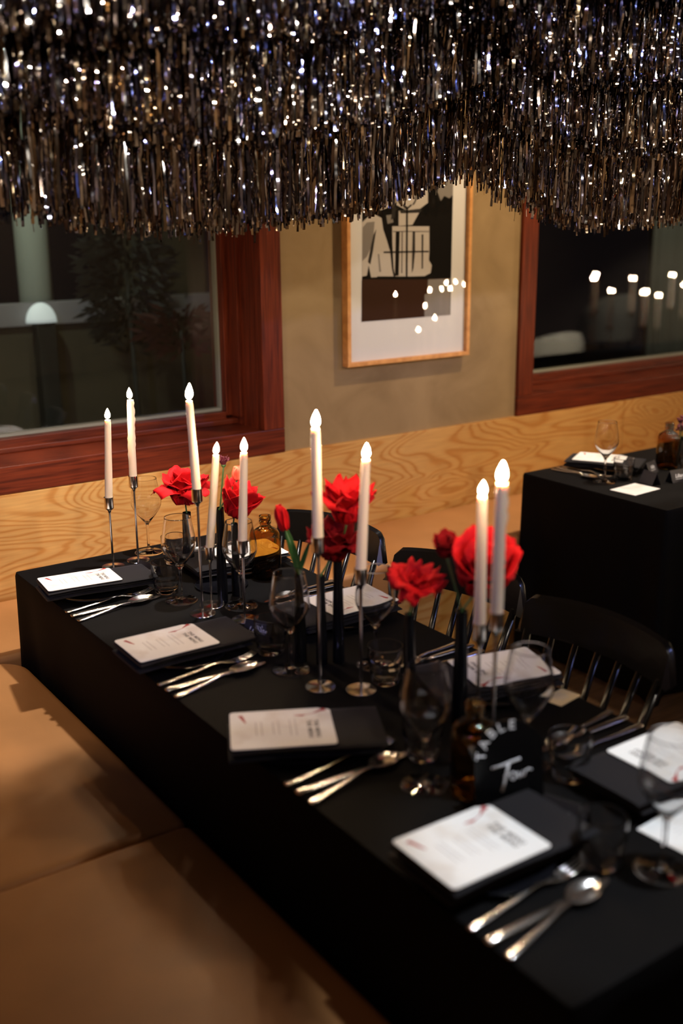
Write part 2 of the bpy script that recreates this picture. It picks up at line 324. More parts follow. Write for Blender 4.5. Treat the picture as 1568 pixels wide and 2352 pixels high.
# ------------------------------------------------------------------ tablecloths
def tablecloth(name, x0, x1, y0, y1, z, label, fold=.012, seed=0, short=False):
    rg = random.Random(seed); bm = bmesh.new(); r = .012; pts = []
    # perimeter sampled densely
    per = []
    nx, ny = int((x1-x0)/.02), int((y1-y0)/.02)
    cr = .012
    base = rrect(x1-x0, y1-y0, cr, 4); cx, cy = (x0+x1)/2, (y0+y1)/2
    out = []
    for i, p in enumerate(base):
        q = base[(i+1) % len(base)]; d = math.hypot(q[0]-p[0], q[1]-p[1]); k = max(1, int(d/.02))
        for j in range(k): out.append((p[0]+(q[0]-p[0])*j/k, p[1]+(q[1]-p[1])*j/k))
    n = len(out); ph = [rg.uniform(0, 6) for _ in range(6)]
    cum = [0]
    for i in range(n): cum.append(cum[-1]+math.hypot(out[(i+1) % n][0]-out[i][0], out[(i+1) % n][1]-out[i][1]))
    def nrm(i):
        a, b_ = out[i-1], out[(i+1) % n]; t = (b_[0]-a[0], b_[1]-a[1]); l = math.hypot(*t); return (t[1]/l, -t[0]/l)
    rings = []
    levels = [(-r*1.0, z), (-r*.3, z-r*.12), (0, z-r)]+[(None, z-r-(z-r-.01)*t) for t in (.06, .15, .28, .42, .58, .76, 1)]
    for off, zz in levels:
        ring = []
        for i, (px, py) in enumerate(out):
            nx_, ny_ = nrm(i); s = cum[i]
            if off is None:
                t = (z-zz)/z; a = fold*t**1.1
                o = a*(math.sin(s*7.1+ph[0])+.7*math.sin(s*13.3+ph[1]+2*t)+.5*math.sin(s*4.3+ph[2]))*.6
                dcorner = min(math.hypot(px-sx*(x1-x0)/2, py-sy*(y1-y0)/2) for sx in (-1, 1) for sy in (-1, 1))
                o += .030*t*math.exp(-(dcorner/.05)**2) - .018*t*math.exp(-((dcorner-.11)/.05)**2)
                o -= .016*t
            else: o = off
            z2 = zz
            if short and off is None:   # the chairs stand pushed in, so the cloth hangs only to their seats on that side
                side = max(0, min(1, (px-((x1-x0)/2-.05))/.04)); z2 = zz+side*(.50-.01)*((z-r-zz)/(z-r-.01))
            ring.append(bm.verts.new((cx+px+nx_*o, cy+py+ny_*o, z2)))
        rings.append(ring)
    for a, b_ in zip(rings, rings[1:]):
        for i in range(n): bm.faces.new((b_[i], b_[(i+1) % n], a[(i+1) % n], a[i]))
    bm.faces.new(rings[0])
    o = from_bm(name, bm, 'cloth', autosmooth=60)
    return tag(o, label, 'tablecloth', 'black tablecloths')
TZ = .75
tablecloth('tablecloth', .902, 1.612, .786, 2.995, TZ, 'long black cloth covering the candlelit table beside the leather bench', seed=3, short=True)
tablecloth('tablecloth', 2.962, 4.36, 2.285, 3.0, TZ, 'black cloth covering the small table under the right-hand window', seed=5, fold=.006)

def dining_table(x0, x1, y0, y1, label):
    root = empty('dining_table', ((x0+x1)/2, (y0+y1)/2, 0)); a, b_ = (x1-x0)/2, (y1-y0)/2
    bm = bmesh.new(); bx(bm, -a+.015, a-.015, -b_+.015, b_-.015, .715, .7485, .003); from_bm('tabletop', bm, 'mahogany', root, False)
    for sx in (-1, 1):
        for sy in (-1, 1):
            bm = bmesh.new(); bx(bm, sx*(a-.06)-.022, sx*(a-.06)+.022, sy*(b_-.07)-.022, sy*(b_-.07)+.022, 0, .7145, .003); from_bm('leg', bm, 'chair_black', root, False)
    return tag(root, label, 'table', 'cloth-covered dining tables')
dining_table(.902, 1.612, .786, 2.995, 'long dining table hidden under the black cloth beside the leather bench')
# ------------------------------------------------------------------ picture on the wall
def picture():
    root = empty('framed_picture', (2.776, 3.5, 1.165))
    ox, oz = 2.776, 1.165
    x0, x1, z0, z1 = 2.452, 3.094, 1.163, 2.07; t = .017
    bm = bmesh.new()
    for a in ((x0, x1, z0, z0+t), (x0, x1, z1-t, z1), (x0, x0+t, z0+t, z1-t), (x1-t, x1, z0+t, z1-t)):
        bx(bm, a[0]-ox, a[1]-ox, -.022, .018, a[2]-oz, a[3]-oz, .0015)
    from_bm('picture_frame', bm, 'frame_wood', root, False)
    bm = bmesh.new(); bx(bm, x0+t-ox, x1-t-ox, -.0005, .018, z0+t-oz, z1-t-oz); from_bm('mat_board', bm, 'mat_board', root, False)
    # black and white print: dark room, pale drapery, a stand of glass tubes with a loop handle
    names = ['print_black', 'print_brown', 'print_dark', 'print_mid', 'print_light', 'print_pale']
    bm = bmesh.new(); k = [0]
    def poly(pts, mi):
        k[0] += 1; y = -.0008-.00006*k[0]; f = bm.faces.new([bm.verts.new((px-ox, y, pz-oz)) for px, pz in pts]); f.material_index = mi
        f.normal_update()
        if f.normal.y > 0: f.normal_flip()
    poly([(2.536, 1.338), (3.0, 1.338), (3.003, 1.96), (2.541, 1.96)], 0)
    poly([(2.919, 1.84), (2.941, 1.90), (3.001, 1.94), (3.002, 1.827), (2.984, 1.813), (2.956, 1.823), (2.938, 1.803)], 3)
    poly([(2.625, 1.767), (2.655, 1.774), (2.693, 1.793), (2.728, 1.78), (2.759, 1.767), (2.83, 1.773), (2.87, 1.796), (2.869, 1.84), (2.84, 1.95), (2.66, 1.95), (2.64, 1.85), (2.659, 1.807)], 4)
    poly([(2.72, 1.765), (2.834, 1.77), (2.79, 1.71), (2.72, 1.707)], 4); poly([(2.657, 1.748), (2.685, 1.751), (2.694, 1.721), (2.664, 1.715)], 3)
    poly([(2.69, 1.79), (2.71, 1.80), (2.70, 1.74), (2.68, 1.73)], 2); poly([(2.725, 1.765), (2.84, 1.77), (2.83, 1.757), (2.73, 1.755)], 2)
    poly([(2.539, 1.723), (2.566, 1.742), (2.604, 1.751), (2.634, 1.738), (2.642, 1.695), (2.659, 1.655), (2.677, 1.608), (2.686, 1.54), (2.695, 1.509), (2.582, 1.51), (2.57, 1.558), (2.561, 1.518), (2.538, 1.515)], 4)
    poly([(2.541, 1.703), (2.562, 1.722), (2.60, 1.725), (2.59, 1.64), (2.561, 1.591), (2.539, 1.575)], 3)
    poly([(2.608, 1.696), (2.6, 1.656), (2.591, 1.61), (2.578, 1.560), (2.566, 1.571), (2.583, 1.637), (2.595, 1.676)], 2)
    poly([(2.615, 1.60), (2.622, 1.60), (2.632, 1.53), (2.622, 1.53)], 3)
    poly([(2.687, 1.706), (2.878, 1.703), (2.88, 1.603), (2.878, 1.568), (2.894, 1.547), (2.888, 1.516), (2.856, 1.505), (2.704, 1.507), (2.695, 1.54), (2.688, 1.641)], 4)
    poly([(2.705, 1.684), (2.725, 1.684), (2.721, 1.512), (2.701, 1.511)], 0); poly([(2.735, 1.684), (2.74, 1.684), (2.739, 1.521), (2.734, 1.521)], 2)
    poly([(2.791, 1.683), (2.804, 1.683), (2.805, 1.604), (2.797, 1.536), (2.788, 1.519)], 2); poly([(2.838, 1.672), (2.847, 1.672), (2.847, 1.535), (2.84, 1.535)], 0)
    poly([(2.69, 1.687), (2.877, 1.684), (2.877, 1.681), (2.69, 1.684)], 2)
    poly([(2.536, 1.504), (2.996, 1.490), (2.996, 1.338), (2.534, 1.338)], 1)
    poly([(2.612, 1.513), (2.879, 1.502), (2.879, 1.490), (2.612, 1.501)], 0)
    poly([(2.875, 1.490), (2.996, 1.489), (2.996, 1.338), (2.858, 1.338), (2.857, 1.43), (2.871, 1.433)], 3)
    poly([(2.644, 1.609), (2.877, 1.606), (2.877, 1.600), (2.644, 1.603)], 0); poly([(2.757, 1.78), (2.766, 1.78), (2.766, 1.5), (2.757, 1.5)], 0)
    c = (2.762, 1.818); n = 18
    for i in range(n):
        a0, a1 = math.radians(-50+280*i/n), math.radians(-50+280*(i+1)/n)
        q = [(c[0]+rr*1.15*math.cos(a), c[1]+rr*math.sin(a)) for rr, a in ((.036, a0), (.036, a1), (.042, a1), (.042, a0))]; poly(q, 0)
    poly([(2.737, 1.787), (2.745, 1.790), (2.766, 1.775), (2.757, 1.772)], 0); poly([(2.787, 1.787), (2.779, 1.790), (2.757, 1.775), (2.766, 1.772)], 0)
    from_bm('printed_photograph', bm, names, root, False)
    bm = bmesh.new(); bm.faces.new([bm.verts.new(p) for p in ((x0+t-ox, -.012, z0+t-oz), (x1-t-ox, -.012, z0+t-oz), (x1-t-ox, -.012, z1-t-oz), (x0+t-ox, -.012, z1-t-oz))])
    from_bm('picture_glass', bm, 'picture_pane', root, False)
    tag(root, 'black and white photograph in a pale wood frame hanging between the windows', 'picture')
picture()

# ------------------------------------------------------------------ foil fringe overhead
def fringe():
    tiers = [(2.42, [(-0.6, 1.76), (0.2, 1.79), (0.78, 1.775), (0.87, 1.755), (1.14, 1.715), (1.27, 1.712), (1.64, 1.745), (1.78, 1.755), (2.01, 1.825), (2.14, 1.86), (2.35, 1.785), (2.64, 1.705), (3.11, 1.72), (3.6, 1.75), (4.4, 1.8)]),
             (2.24, [(-0.64, 1.995), (0.213, 2.017), (0.736, 1.974), (0.917, 1.931), (1.12, 1.921), (1.344, 1.921), (1.653, 1.963), (1.973, 2.059), (2.165, 1.974), (2.517, 1.921), (2.848, 1.931), (3.52, 1.985), (4.48, 2.017)]),
             (2.06, [(-0.687, 2.105), (0.687, 2.082), (0.904, 2.082), (1.133, 2.093), (1.579, 2.162), (1.774, 2.231), (1.957, 2.151), (2.14, 2.093), (2.598, 2.093), (3.319, 2.151), (4.578, 2.151)]),
             (1.88, [(-0.752, 2.264), (1.128, 2.276), (1.629, 2.389), (1.88, 2.276), (2.757, 2.276), (4.763, 2.314)])]
    V, Fc, T = [], [], []; base = 0
    for ty, prof in tiers:
        px = [p[0] for p in prof]; pz = [p[1] for p in prof]
        xa, xb = max(.1, ty*.25-.1), min(px[-1], ty*1.5+.5)
        for sub in range(6):
            n = int((xb-xa)/.0068)
            xs = xa+(np.arange(n)+rng.random(n))*(xb-xa)/n
            gap = rng.random(n) < .06
            for x, g in zip(xs, gap):
                if g: continue
                y = ty+(sub-2.6)*.028+rng.normal(0, .008)
                zb = np.interp(x, px, pz)+rng.normal(0, .009)+.013*(3-sub)*.6+(.03*rng.random() if rng.random() < .12 else 0)
                zt = ZC-.001
                ns = 30; tt = np.linspace(0, 1, ns+1)
                # densest where one sees it: lower part
                z = zb+(zt-zb)*tt**1.35
                w_ = .0020+.0024*rng.random()
                ang = rng.uniform(-1.2, 1.2)+np.cumsum(rng.normal(0, .26, ns+1)*np.where(tt < .12, .35, 1.)*(1 if ty < 2.3 else .7))
                sway = np.cumsum(rng.normal(0, .0009, ns+1)); sway -= sway[-1]
                swy = np.cumsum(rng.normal(0, .0030, ns+1)*np.where(tt < .14, .25, 1.)); swy -= swy[-1]; swy += rng.normal(0, .055)*np.minimum(z-zb, .22)*(1 if ty > 2.3 else .5)
                dx, dy = np.cos(ang)*w_, np.sin(ang)*w_
                P = np.empty((2*(ns+1), 3))
                P[0::2, 0] = x+sway-dx; P[0::2, 1] = y+swy-dy; P[0::2, 2] = z
                P[1::2, 0] = x+sway+dx; P[1::2, 1] = y+swy+dy; P[1::2, 2] = z
                V.append(P); i = base+2*np.arange(ns)
                Fc.append(np.stack([i, i+1, i+3, i+2], 1)); base += 2*(ns+1)
                u = rng.random()
                c = (.28, .21, .18) if u < .24 else (.95, .93, .92) if u < .60 else ((.90, .72, .50) if u < .76 else ((.60, .48, .40) if u < .85 else (.62, .66, .95)))
                T.append(np.tile(np.array([*c, 1.]), (2*(ns+1), 1)))
    V = np.concatenate(V); Fc = np.concatenate(Fc); T = np.concatenate(T)
    me = bpy.data.meshes.new('foil_fringe_canopy'); me.vertices.add(len(V)); me.vertices.foreach_set('co', V.ravel())
    me.loops.add(len(Fc)*4); me.loops.foreach_set('vertex_index', Fc.ravel().astype(np.int32))
    me.polygons.add(len(Fc)); me.polygons.foreach_set('loop_start', np.arange(len(Fc), dtype=np.int32)*4)
    me.update(calc_edges=True); ca = me.color_attributes.new('tint', 'FLOAT_COLOR', 'POINT'); ca.data.foreach_set('color', T.ravel())
    me.polygons.foreach_set('use_smooth', [True]*len(me.polygons)); me.materials.append(MATS['foil'])
    o = link(bpy.data.objects.new('foil_fringe_canopy', me))
    tag(o, 'tiers of silver and gold foil fringe strips hanging from the ceiling over the tables', 'fringe', kind='stuff')
fringe()

# ------------------------------------------------------------------ chairs
def make_chair():
    root = empty('spindle_chair', (0, 0, 0))   # faces -x; origin on the floor under the seat centre
    bm = bmesh.new()
    pts = rrect(.42, .43, .09, 6); a = [(-x, y*(1+.04*(x > 0))) for x, y in pts]
    prism(bm, [(x, y) for x, y in pts], .430, .462); bmesh.ops.bevel(bm, geom=[e for e in bm.edges if abs(e.verts[0].co.z-e.verts[1].co.z) < 1e-5], offset=.009, segments=2, affect='EDGES')
    from_bm('seat', bm, 'chair_black', root, autosmooth=40)
    for sx in (-1, 1):
        for sy in (-1, 1):
            bm = bmesh.new(); p0 = Vector((sx*.15, sy*.15, .432)); p1 = Vector((sx*.215, sy*.205, 0))
            tube(bm, [p0.lerp(p1, t) for t in (0, .3, .6, 1)], [.013, .018, .016, .011], 12); from_bm('leg', bm, 'chair_black', root, autosmooth=60)
    bm = bmesh.new()
    for sy in (-1, 1): tube(bm, [(-.18, sy*.178, .2), (.18, sy*.178, .2)], .009, 8)
    tube(bm, [(0, -.178, .2), (0, .178, .2)], .009, 8); from_bm('stretcher', bm, 'chair_black', root)
    # crest rail: curved backwards in the middle, rounded upper ends
    bm = bmesh.new(); n = 28; W2 = .225; rings = []
    for i in range(n+1):
        u = -1+2*i/n; y = W2*u; x = .245+.045*(1-u*u)
        e = 1-abs(u); h = .100 if e > .16 else .100*math.sqrt(max(0, 1-((.16-e)/.16)**2))*.9+.01
        zb = .752+.004*(1-u*u); zt = zb+min(h, .100)*(.92+.08*(1-u*u)); tk = .011
        lean = .018
        rings.append([bm.verts.new((x-tk, y, zb)), bm.verts.new((x+tk, y, zb)), bm.verts.new((x+tk+lean, y, zt-.006)), bm.verts.new((x+lean+.3*tk, y, zt)), bm.verts.new((x-tk+lean, y, zt-.006))])
    for a_, b_ in zip(rings, rings[1:]):
        for k in range(5): bm.faces.new((a_[k], a_[(k+1) % 5], b_[(k+1) % 5], b_[k]))
    bm.faces.new(rings[0][::-1]); bm.faces.new(rings[-1]); bmesh.ops.recalc_face_normals(bm, faces=bm.faces)
    from_bm('crest_rail', bm, 'chair_black', root, autosmooth=45)
    for k in range(7):
        u = -1+2*k/6; yb = .150*u; yt = .195*u; xt = .243+.045*(1-(yt/W2)**2)
        bm = bmesh.new(); tube(bm, [(.155+.01*(1-u*u), yb, .45), (.200+.02*(1-u*u), (yb+yt)/2, .6), (xt, yt, .762)], [.008, .0095, .007] if 0 < k < 6 else [.011, .012, .010], 10)
        from_bm('spindle', bm, 'chair_black', root)
    return root
ch = make_chair()
def place(o, x, y, z, rz): o.location = (x, y, z); o.rotation_euler = (0, 0, math.radians(rz)); return o
tag(place(ch, 1.504, 2.546, 0, 13.5), 'black spindle-back chair nearest the back wall, partly behind two red flowers', 'chair', 'black chairs along the right side of the long table')
for x, y, rz, lb in ((1.549, 2.006, 13.2, 'middle black spindle-back chair beside the long table, behind the largest red bloom'),
                     (1.531, 1.553, 2.6, 'black spindle-back chair nearest the camera, its curved rail before the side table cloth')):
    c = copy_tree(ch); place(c, x, y, 0, rz); c['label'] = lb
    
# ------------------------------------------------------------------ place settings
def plate_bm():
    bm = bmesh.new(); lathe(bm, [(0, .002), (.055, .002), (.06, 0), (.066, .003), (.090, .006), (.107, .0125), (.1085, .0138), (.107, .0145), (.089, .0085), (.066, .006), (0, .005)], 56); return bm
def napkin_bm(L=.30, W=.170, T=.026, seed=0):
    # folded and rolled over on itself: cross-section in y-z with three layers, soft lips on the open end
    bm = bmesh.new(); rg = random.Random(seed); n = 26; m_ = 18; ph = rg.uniform(0, 6)
    def layer(z0, t, x0, x1, w0, w1, bulge):
        sec = []
        for k in range(m_):
            a = 2*PI*k/m_; c, s = math.cos(a), math.sin(a)
            yy = (w1-w0)/2*(abs(c)**.55)*(1 if c > 0 else -1)+(w0+w1)/2; zz = t/2*(abs(s)**.7)*(1 if s > 0 else -1)
            sec.append((yy, zz))
        rings = []
        for i in range(n+1):
            u = i/n; x = x0+(x1-x0)*u; e = min(u, 1-u)*n; sh = 1 if e > 1.5 else .80+.13*e
            zc = z0+t/2+bulge*math.sin(PI*u)+.0008*math.sin(9*u+ph)
            rings.append([bm.verts.new((x, yy*(.985+.01*sh)+.002*math.sin(5*u+ph+z0*80), zc+zz*sh)) for yy, zz in sec])
        for a, b_ in zip(rings, rings[1:]):
            for k in range(m_): bm.faces.new((a[k], a[(k+1) % m_], b_[(k+1) % m_], b_[k]))
        bm.faces.new(rings[0][::-1]); bm.faces.new(rings[-1])
    t = T/3
    layer(0, t*1.0, -L/2, L/2-.01, -W/2+.006, W/2, .000); layer(t*.95, t*1.0, -L/2+.012, L/2-.005, -W/2+.012, W/2-.004, .0005); layer(t*1.9, t*1.15, -L/2+.004, L/2, -W/2, W/2-.002, .0015)
    bmesh.ops.recalc_face_normals(bm, faces=bm.faces); return bm
def menu_parts(root, seed=0, w_=.20, h_=.155):
    # local: title end at +x, lines of text run along y
    bm = bmesh.new(); o = rrect(w_, h_, .008, 4)
    # small die-cut step at the (+x,+y) corner
    i = max(range(len(o)), key=lambda k: o[k][0]+o[k][1])
    o2 = [p for p in o if not (p[0] > w_/2-.012 and p[1] > h_/2-.012)]
    k = next(j for j, p in enumerate(o2) if p[1] > h_/2-1e-4)
    o2 = o2[:k]+[(w_/2, h_/2-.014), (w_/2-.003, h_/2-.008), (w_/2-.018, h_/2-.004), (w_/2-.024, h_/2)]+o2[k:]
    prism(bm, o2, 0, .0012); card = from_bm('card', bm, 'paper', root, False)
    bm = bmesh.new(); z = .00135
    R = Matrix.Rotation(-PI/2, 4, 'Z')
    join_bm(bm, text_bm('THE MENU', .0125, 1.25, 0, .0005), Matrix.Translation((w_*.335, -.012, z)) @ R); join_bm(bm, text_bm('THE MENU', .0125, 1.25, 0, .0005), Matrix.Translation((w_*.265, -.012, z)) @ R)
    from_bm('title_lettering', bm, 'ink_black', card, False)
    bm = bmesh.new(); rg = random.Random(seed)
    for q in range(9):
        if q % 3 == 2: continue
        hl = h_*(.14+.10*rg.random()); x = w_*(.13-.055*q); f = bm.faces.new([bm.verts.new(p) for p in ((x, -hl, z), (x+.0016, -hl, z), (x+.0016, hl, z), (x, hl, z))])
    from_bm('text_lines', bm, 'ink_grey', card, False)
    bm = bmesh.new()
    def stroke(pts, wd):
        vs = []
        for j, (a, b_) in enumerate(pts):
            q = pts[min(j+1, len(pts)-1)]; p = pts[max(j-1, 0)]; d = math.hypot(q[0]-p[0], q[1]-p[1]); nx, ny = -(q[1]-p[1])/d, (q[0]-p[0])/d
            vs.append((bm.verts.new((a-nx*wd[j], b_-ny*wd[j], z)), bm.verts.new((a+nx*wd[j], b_+ny*wd[j], z))))
        for a, b_ in zip(vs, vs[1:]): bm.faces.new((a[0], b_[0], b_[1], a[1]))
    W2, H2 = w_/2, h_/2
    stroke([(-W2+.020, H2-.016), (-W2+.024, H2-.026), (-W2+.027, H2-.038), (-W2+.031, H2-.050)], [.0042, .0034, .0026, .0010])
    from_bm('red_ink_mark', bm, 'ink_red', card, False); bm = bmesh.new()
    stroke([(W2-.010, H2-.008), (W2-.022, H2-.014), (W2-.036, H2-.024), (W2-.050, H2-.028), (W2-.058, H2-.030), (W2-.074, H2-.028)], [.0062, .0030, .0008, .0010, .0034, .0006])
    from_bm('red_ink_branch', bm, 'ink_red', card, False)
S_G = {'plate': 'black dinner plates', 'nap': 'folded charcoal napkins', 'menu': 'printed menu cards on the napkins', 'card': 'black tent place cards',
       'fork': 'forks beside the plates', 'knife': 'knives beside the plates', 'spoon': 'spoons beside the plates'}
def sweep(bm, sects):
    # sects: list of (x, y, z, halfwidth, halfthick) ; flat oval sections in the y-z plane
    seg = 12; rings = []
    for x, y, z, hw, ht in sects: rings.append([bm.verts.new((x, y+hw*math.cos(2*PI*k/seg), z+ht*math.sin(2*PI*k/seg))) for k in range(seg)])
    for a, b_ in zip(rings, rings[1:]):
        for k in range(seg): bm.faces.new((a[k], a[(k+1) % seg], b_[(k+1) % seg], b_[k]))
    bm.faces.new(rings[0][::-1]); bm.faces.new(rings[-1]); bmesh.ops.recalc_face_normals(bm, faces=bm.faces)
def fork_bm():
    bm = bmesh.new()
    sweep(bm, [(0, 0, .003, .004, .0015), (.003, 0, .003, .0075, .002), (.03, 0, .0035, .0065, .0022), (.08, 0, .006, .0045, .0022), (.115, 0, .010, .003, .002), (.132, 0, .010, .004, .0018), (.145, 0, .0075, .0095, .0013), (.158, 0, .0045, .0118, .0011), (.166, 0, .004, .0118, .001)])
    for k in range(4):
        y = -.0096+.0064*k; sweep(bm, [(.164, y, .004, .0022, .001), (.185, y, .0045, .0018, .0009), (.20, y*.97, .007, .0014, .0008), (.21, y*.95, .0105, .0008, .0006)])
    return bm
def spoon_bm():
    bm = bmesh.new()
    sweep(bm, [(0, 0, .003, .004, .0015), (.003, 0, .003, .0075, .002), (.03, 0, .0035, .0065, .0022), (.08, 0, .006, .0045, .0022), (.115, 0, .010, .003, .002), (.138, 0, .0095, .0035, .0016), (.146, 0, .008, .006, .001)])
    n, m_ = 14, 16; g = [[None]*(m_+1) for _ in range(n+1)]
    for s_ in (0, 1):
        top = []
        for i in range(n+1):
            row = []; t = i/n; wd = .021*math.sin(PI*min(1, t*.93+.07))**.62 if t < 1 else .0004; x = .142+.068*t
            for j in range(m_+1):
                v = -1+2*j/m_; dep = .0085*(1-v*v)*math.sin(PI*t)**.8
                row.append(bm.verts.new((x, v*wd, .0095-dep+(.0008 if s_ else 0))))
            top.append(row)
        for i in range(n):
            for j in range(m_): bm.faces.new((top[i][j], top[i+1][j], top[i+1][j+1], top[i][j+1]))
    return bm
def knife_parts(root):
    bm = bmesh.new()
    sweep(bm, [(0, 0, .0045, .005, .002), (.004, 0, .0045, .0088, .0038), (.03, 0, .0045, .0085, .004), (.09, 0, .0045, .0075, .004), (.112, 0, .0045, .0055, .0035), (.118, 0, .0045, .0058, .0028)]); bm.transform(Matrix.Diagonal((1.1, 1, 1, 1)))
    h = from_bm('handle', bm, 'cutlery_steel', root)
    bm = bmesh.new(); o = [(.116, -.005), (.14, -.009), (.19, -.0100), (.215, -.0085), (.229, -.003), (.232, .004), (.22, .0065), (.116, .0055)]
    prism(bm, [(a*1.1, b_) for a, b_ in o], .0038, .0052); from_bm('blade', bm, 'cutlery_steel', root, False)
def wineglass():
    root = empty('wine_glass', (0, 0, 0))
    outer = [(.0435, .0008), (.0442, .0018), (.040, .0030), (.020, .0058), (.008, .0100), (.0048, .016), (.0040, .03), (.0038, .06), (.0042, .085), (.0062, .093), (.0140, .104), (.0270, .120), (.0390, .138), (.0452, .152), (.0463, .162), (.0452, .178), (.0415, .200), (.0375, .222), (.0357, .2335), (.0353, .2358), (.03505, .2362)]
    inner = [(.0347, .2362), (.03445, .2358), (.0348, .2335), (.0366, .222), (.0404, .200), (.0441, .178), (.0452, .162), (.0441, .153), (.0378, .139), (.0258, .1215), (.0125, .107), (.0050, .1005), (0, .0990)]
    bm = bmesh.new(); lathe(bm, [(0, .0008)]+outer+inner, 56); bmesh.ops.recalc_face_normals(bm, faces=bm.faces)
    # one blown piece, split in its three parts
    bw = bmesh.new(); lathe(bw, [(0, .0915), (.0048, .0905)]+outer[9:]+inner, 56); bmesh.ops.recalc_face_normals(bw, faces=bw.faces); from_bm('bowl', bw, 'glass', root)
    bs = bmesh.new(); lathe(bs, [(0, .0112), (.0075, .0108), (.0048, .016), (.0040, .03), (.0038, .06), (.0042, .085), (.0048, .0903), (0, .0913)], 24); bmesh.ops.recalc_face_normals(bs, faces=bs.faces); from_bm('stem', bs, 'glass', root)
    bf = bmesh.new(); lathe(bf, [(0, .0008), (.0435, .0008), (.0442, .0018), (.040, .0030), (.020, .0058), (.0078, .0106), (0, .0110)], 56); bmesh.ops.recalc_face_normals(bf, faces=bf.faces); from_bm('foot', bf, 'glass', root)
    bm.free(); return root
def tumbler():
    bm = bmesh.new()
    lathe(bm, [(0, .001), (.029, .001), (.0315, .0035), (.0335, .012), (.0355, .040), (.0385, .046), (.0392, .052), (.0395, .070), (.0395, .0855), (.0394, .0870), (.0389, .0876), (.0380, .0876), (.0375, .0870), (.0374, .0855), (.0373, .070), (.0366, .053), (.0340, .046), (.0325, .040), (.0305, .018), (.027, .0125), (0, .0115)], 56)
    bmesh.ops.recalc_face_normals(bm, faces=bm.faces)
    return from_bm('water_glass', bm, 'glass')
PROTO = {}
def inst(key, build, loc, rz=0, label='', cat='', group=None, extra=None):
    if key not in PROTO: o = build(); PROTO[key] = o
    else: o = copy_tree(PROTO[key])
    o.location = loc; o.rotation_euler = extra if extra else (0, 0, rz); tag(o, label, cat, group); return o
def b_plate(): return from_bm('dinner_plate', plate_bm(), 'plate_black', autosmooth=50)
def b_napkin(): return from_bm('folded_napkin', napkin_bm(), 'napkin', autosmooth=55)
def b_menu(): r = empty('menu_card', (0, 0, 0)); menu_parts(r); return r
def b_fork():
    b_ = fork_bm(); b_.transform(Matrix.Diagonal((1.22, 1.1, 1.15, 1))); return from_bm('fork', b_, 'cutlery_steel')
def b_spoon():
    b_ = spoon_bm(); b_.transform(Matrix.Diagonal((1.12, 1.1, 1.1, 1))); return from_bm('spoon', b_, 'cutlery_steel')
def b_knife(): r = empty('knife', (0, 0, 0)); knife_parts(r); return r
def place_card(name_txt, loc, rz, label, blank=False):
    root = empty('place_card', loc, rz); bm = bmesh.new(); w_, h_, d = .078, .047, .021
    for s in (-1, 1):
        o = [(-w_/2, s*d, 0), (w_/2, s*d, 0), (w_/2, 0, h_), (-w_/2, 0, h_)]; t = Vector((0, -s*.0006, -.0003))
        a = [bm.verts.new(p) for p in o]; b_ = [bm.verts.new(Vector(p)+t) for p in o]; bm.faces.new(a); bm.faces.new(b_[::-1])
        for i in range(4): bm.faces.new((a[i], a[(i+1) % 4], b_[(i+1) % 4], b_[i]))
    bmesh.ops.recalc_face_normals(bm, faces=bm.faces); c = from_bm('folded_card', bm, 'card_black', root, False)
    if not blank:
        bm = bmesh.new(); ang = math.atan2(h_, d)
        M = Matrix.Translation((0, -d*.47-.0007, h_*.53)) @ Matrix.Rotation(ang, 4, 'X')
        join_bm(bm, text_bm(name_txt, .0195, 1.0, .25, .0004), M)
        j = bmesh.new(); bx(j, -.021, .021, -.0125, -.0112, 0, .0001); join_bm(bm, j, M)
        from_bm('name_lettering', bm, 'ink_white', c, False)
    return tag(root, label, 'place card', S_G['card'])
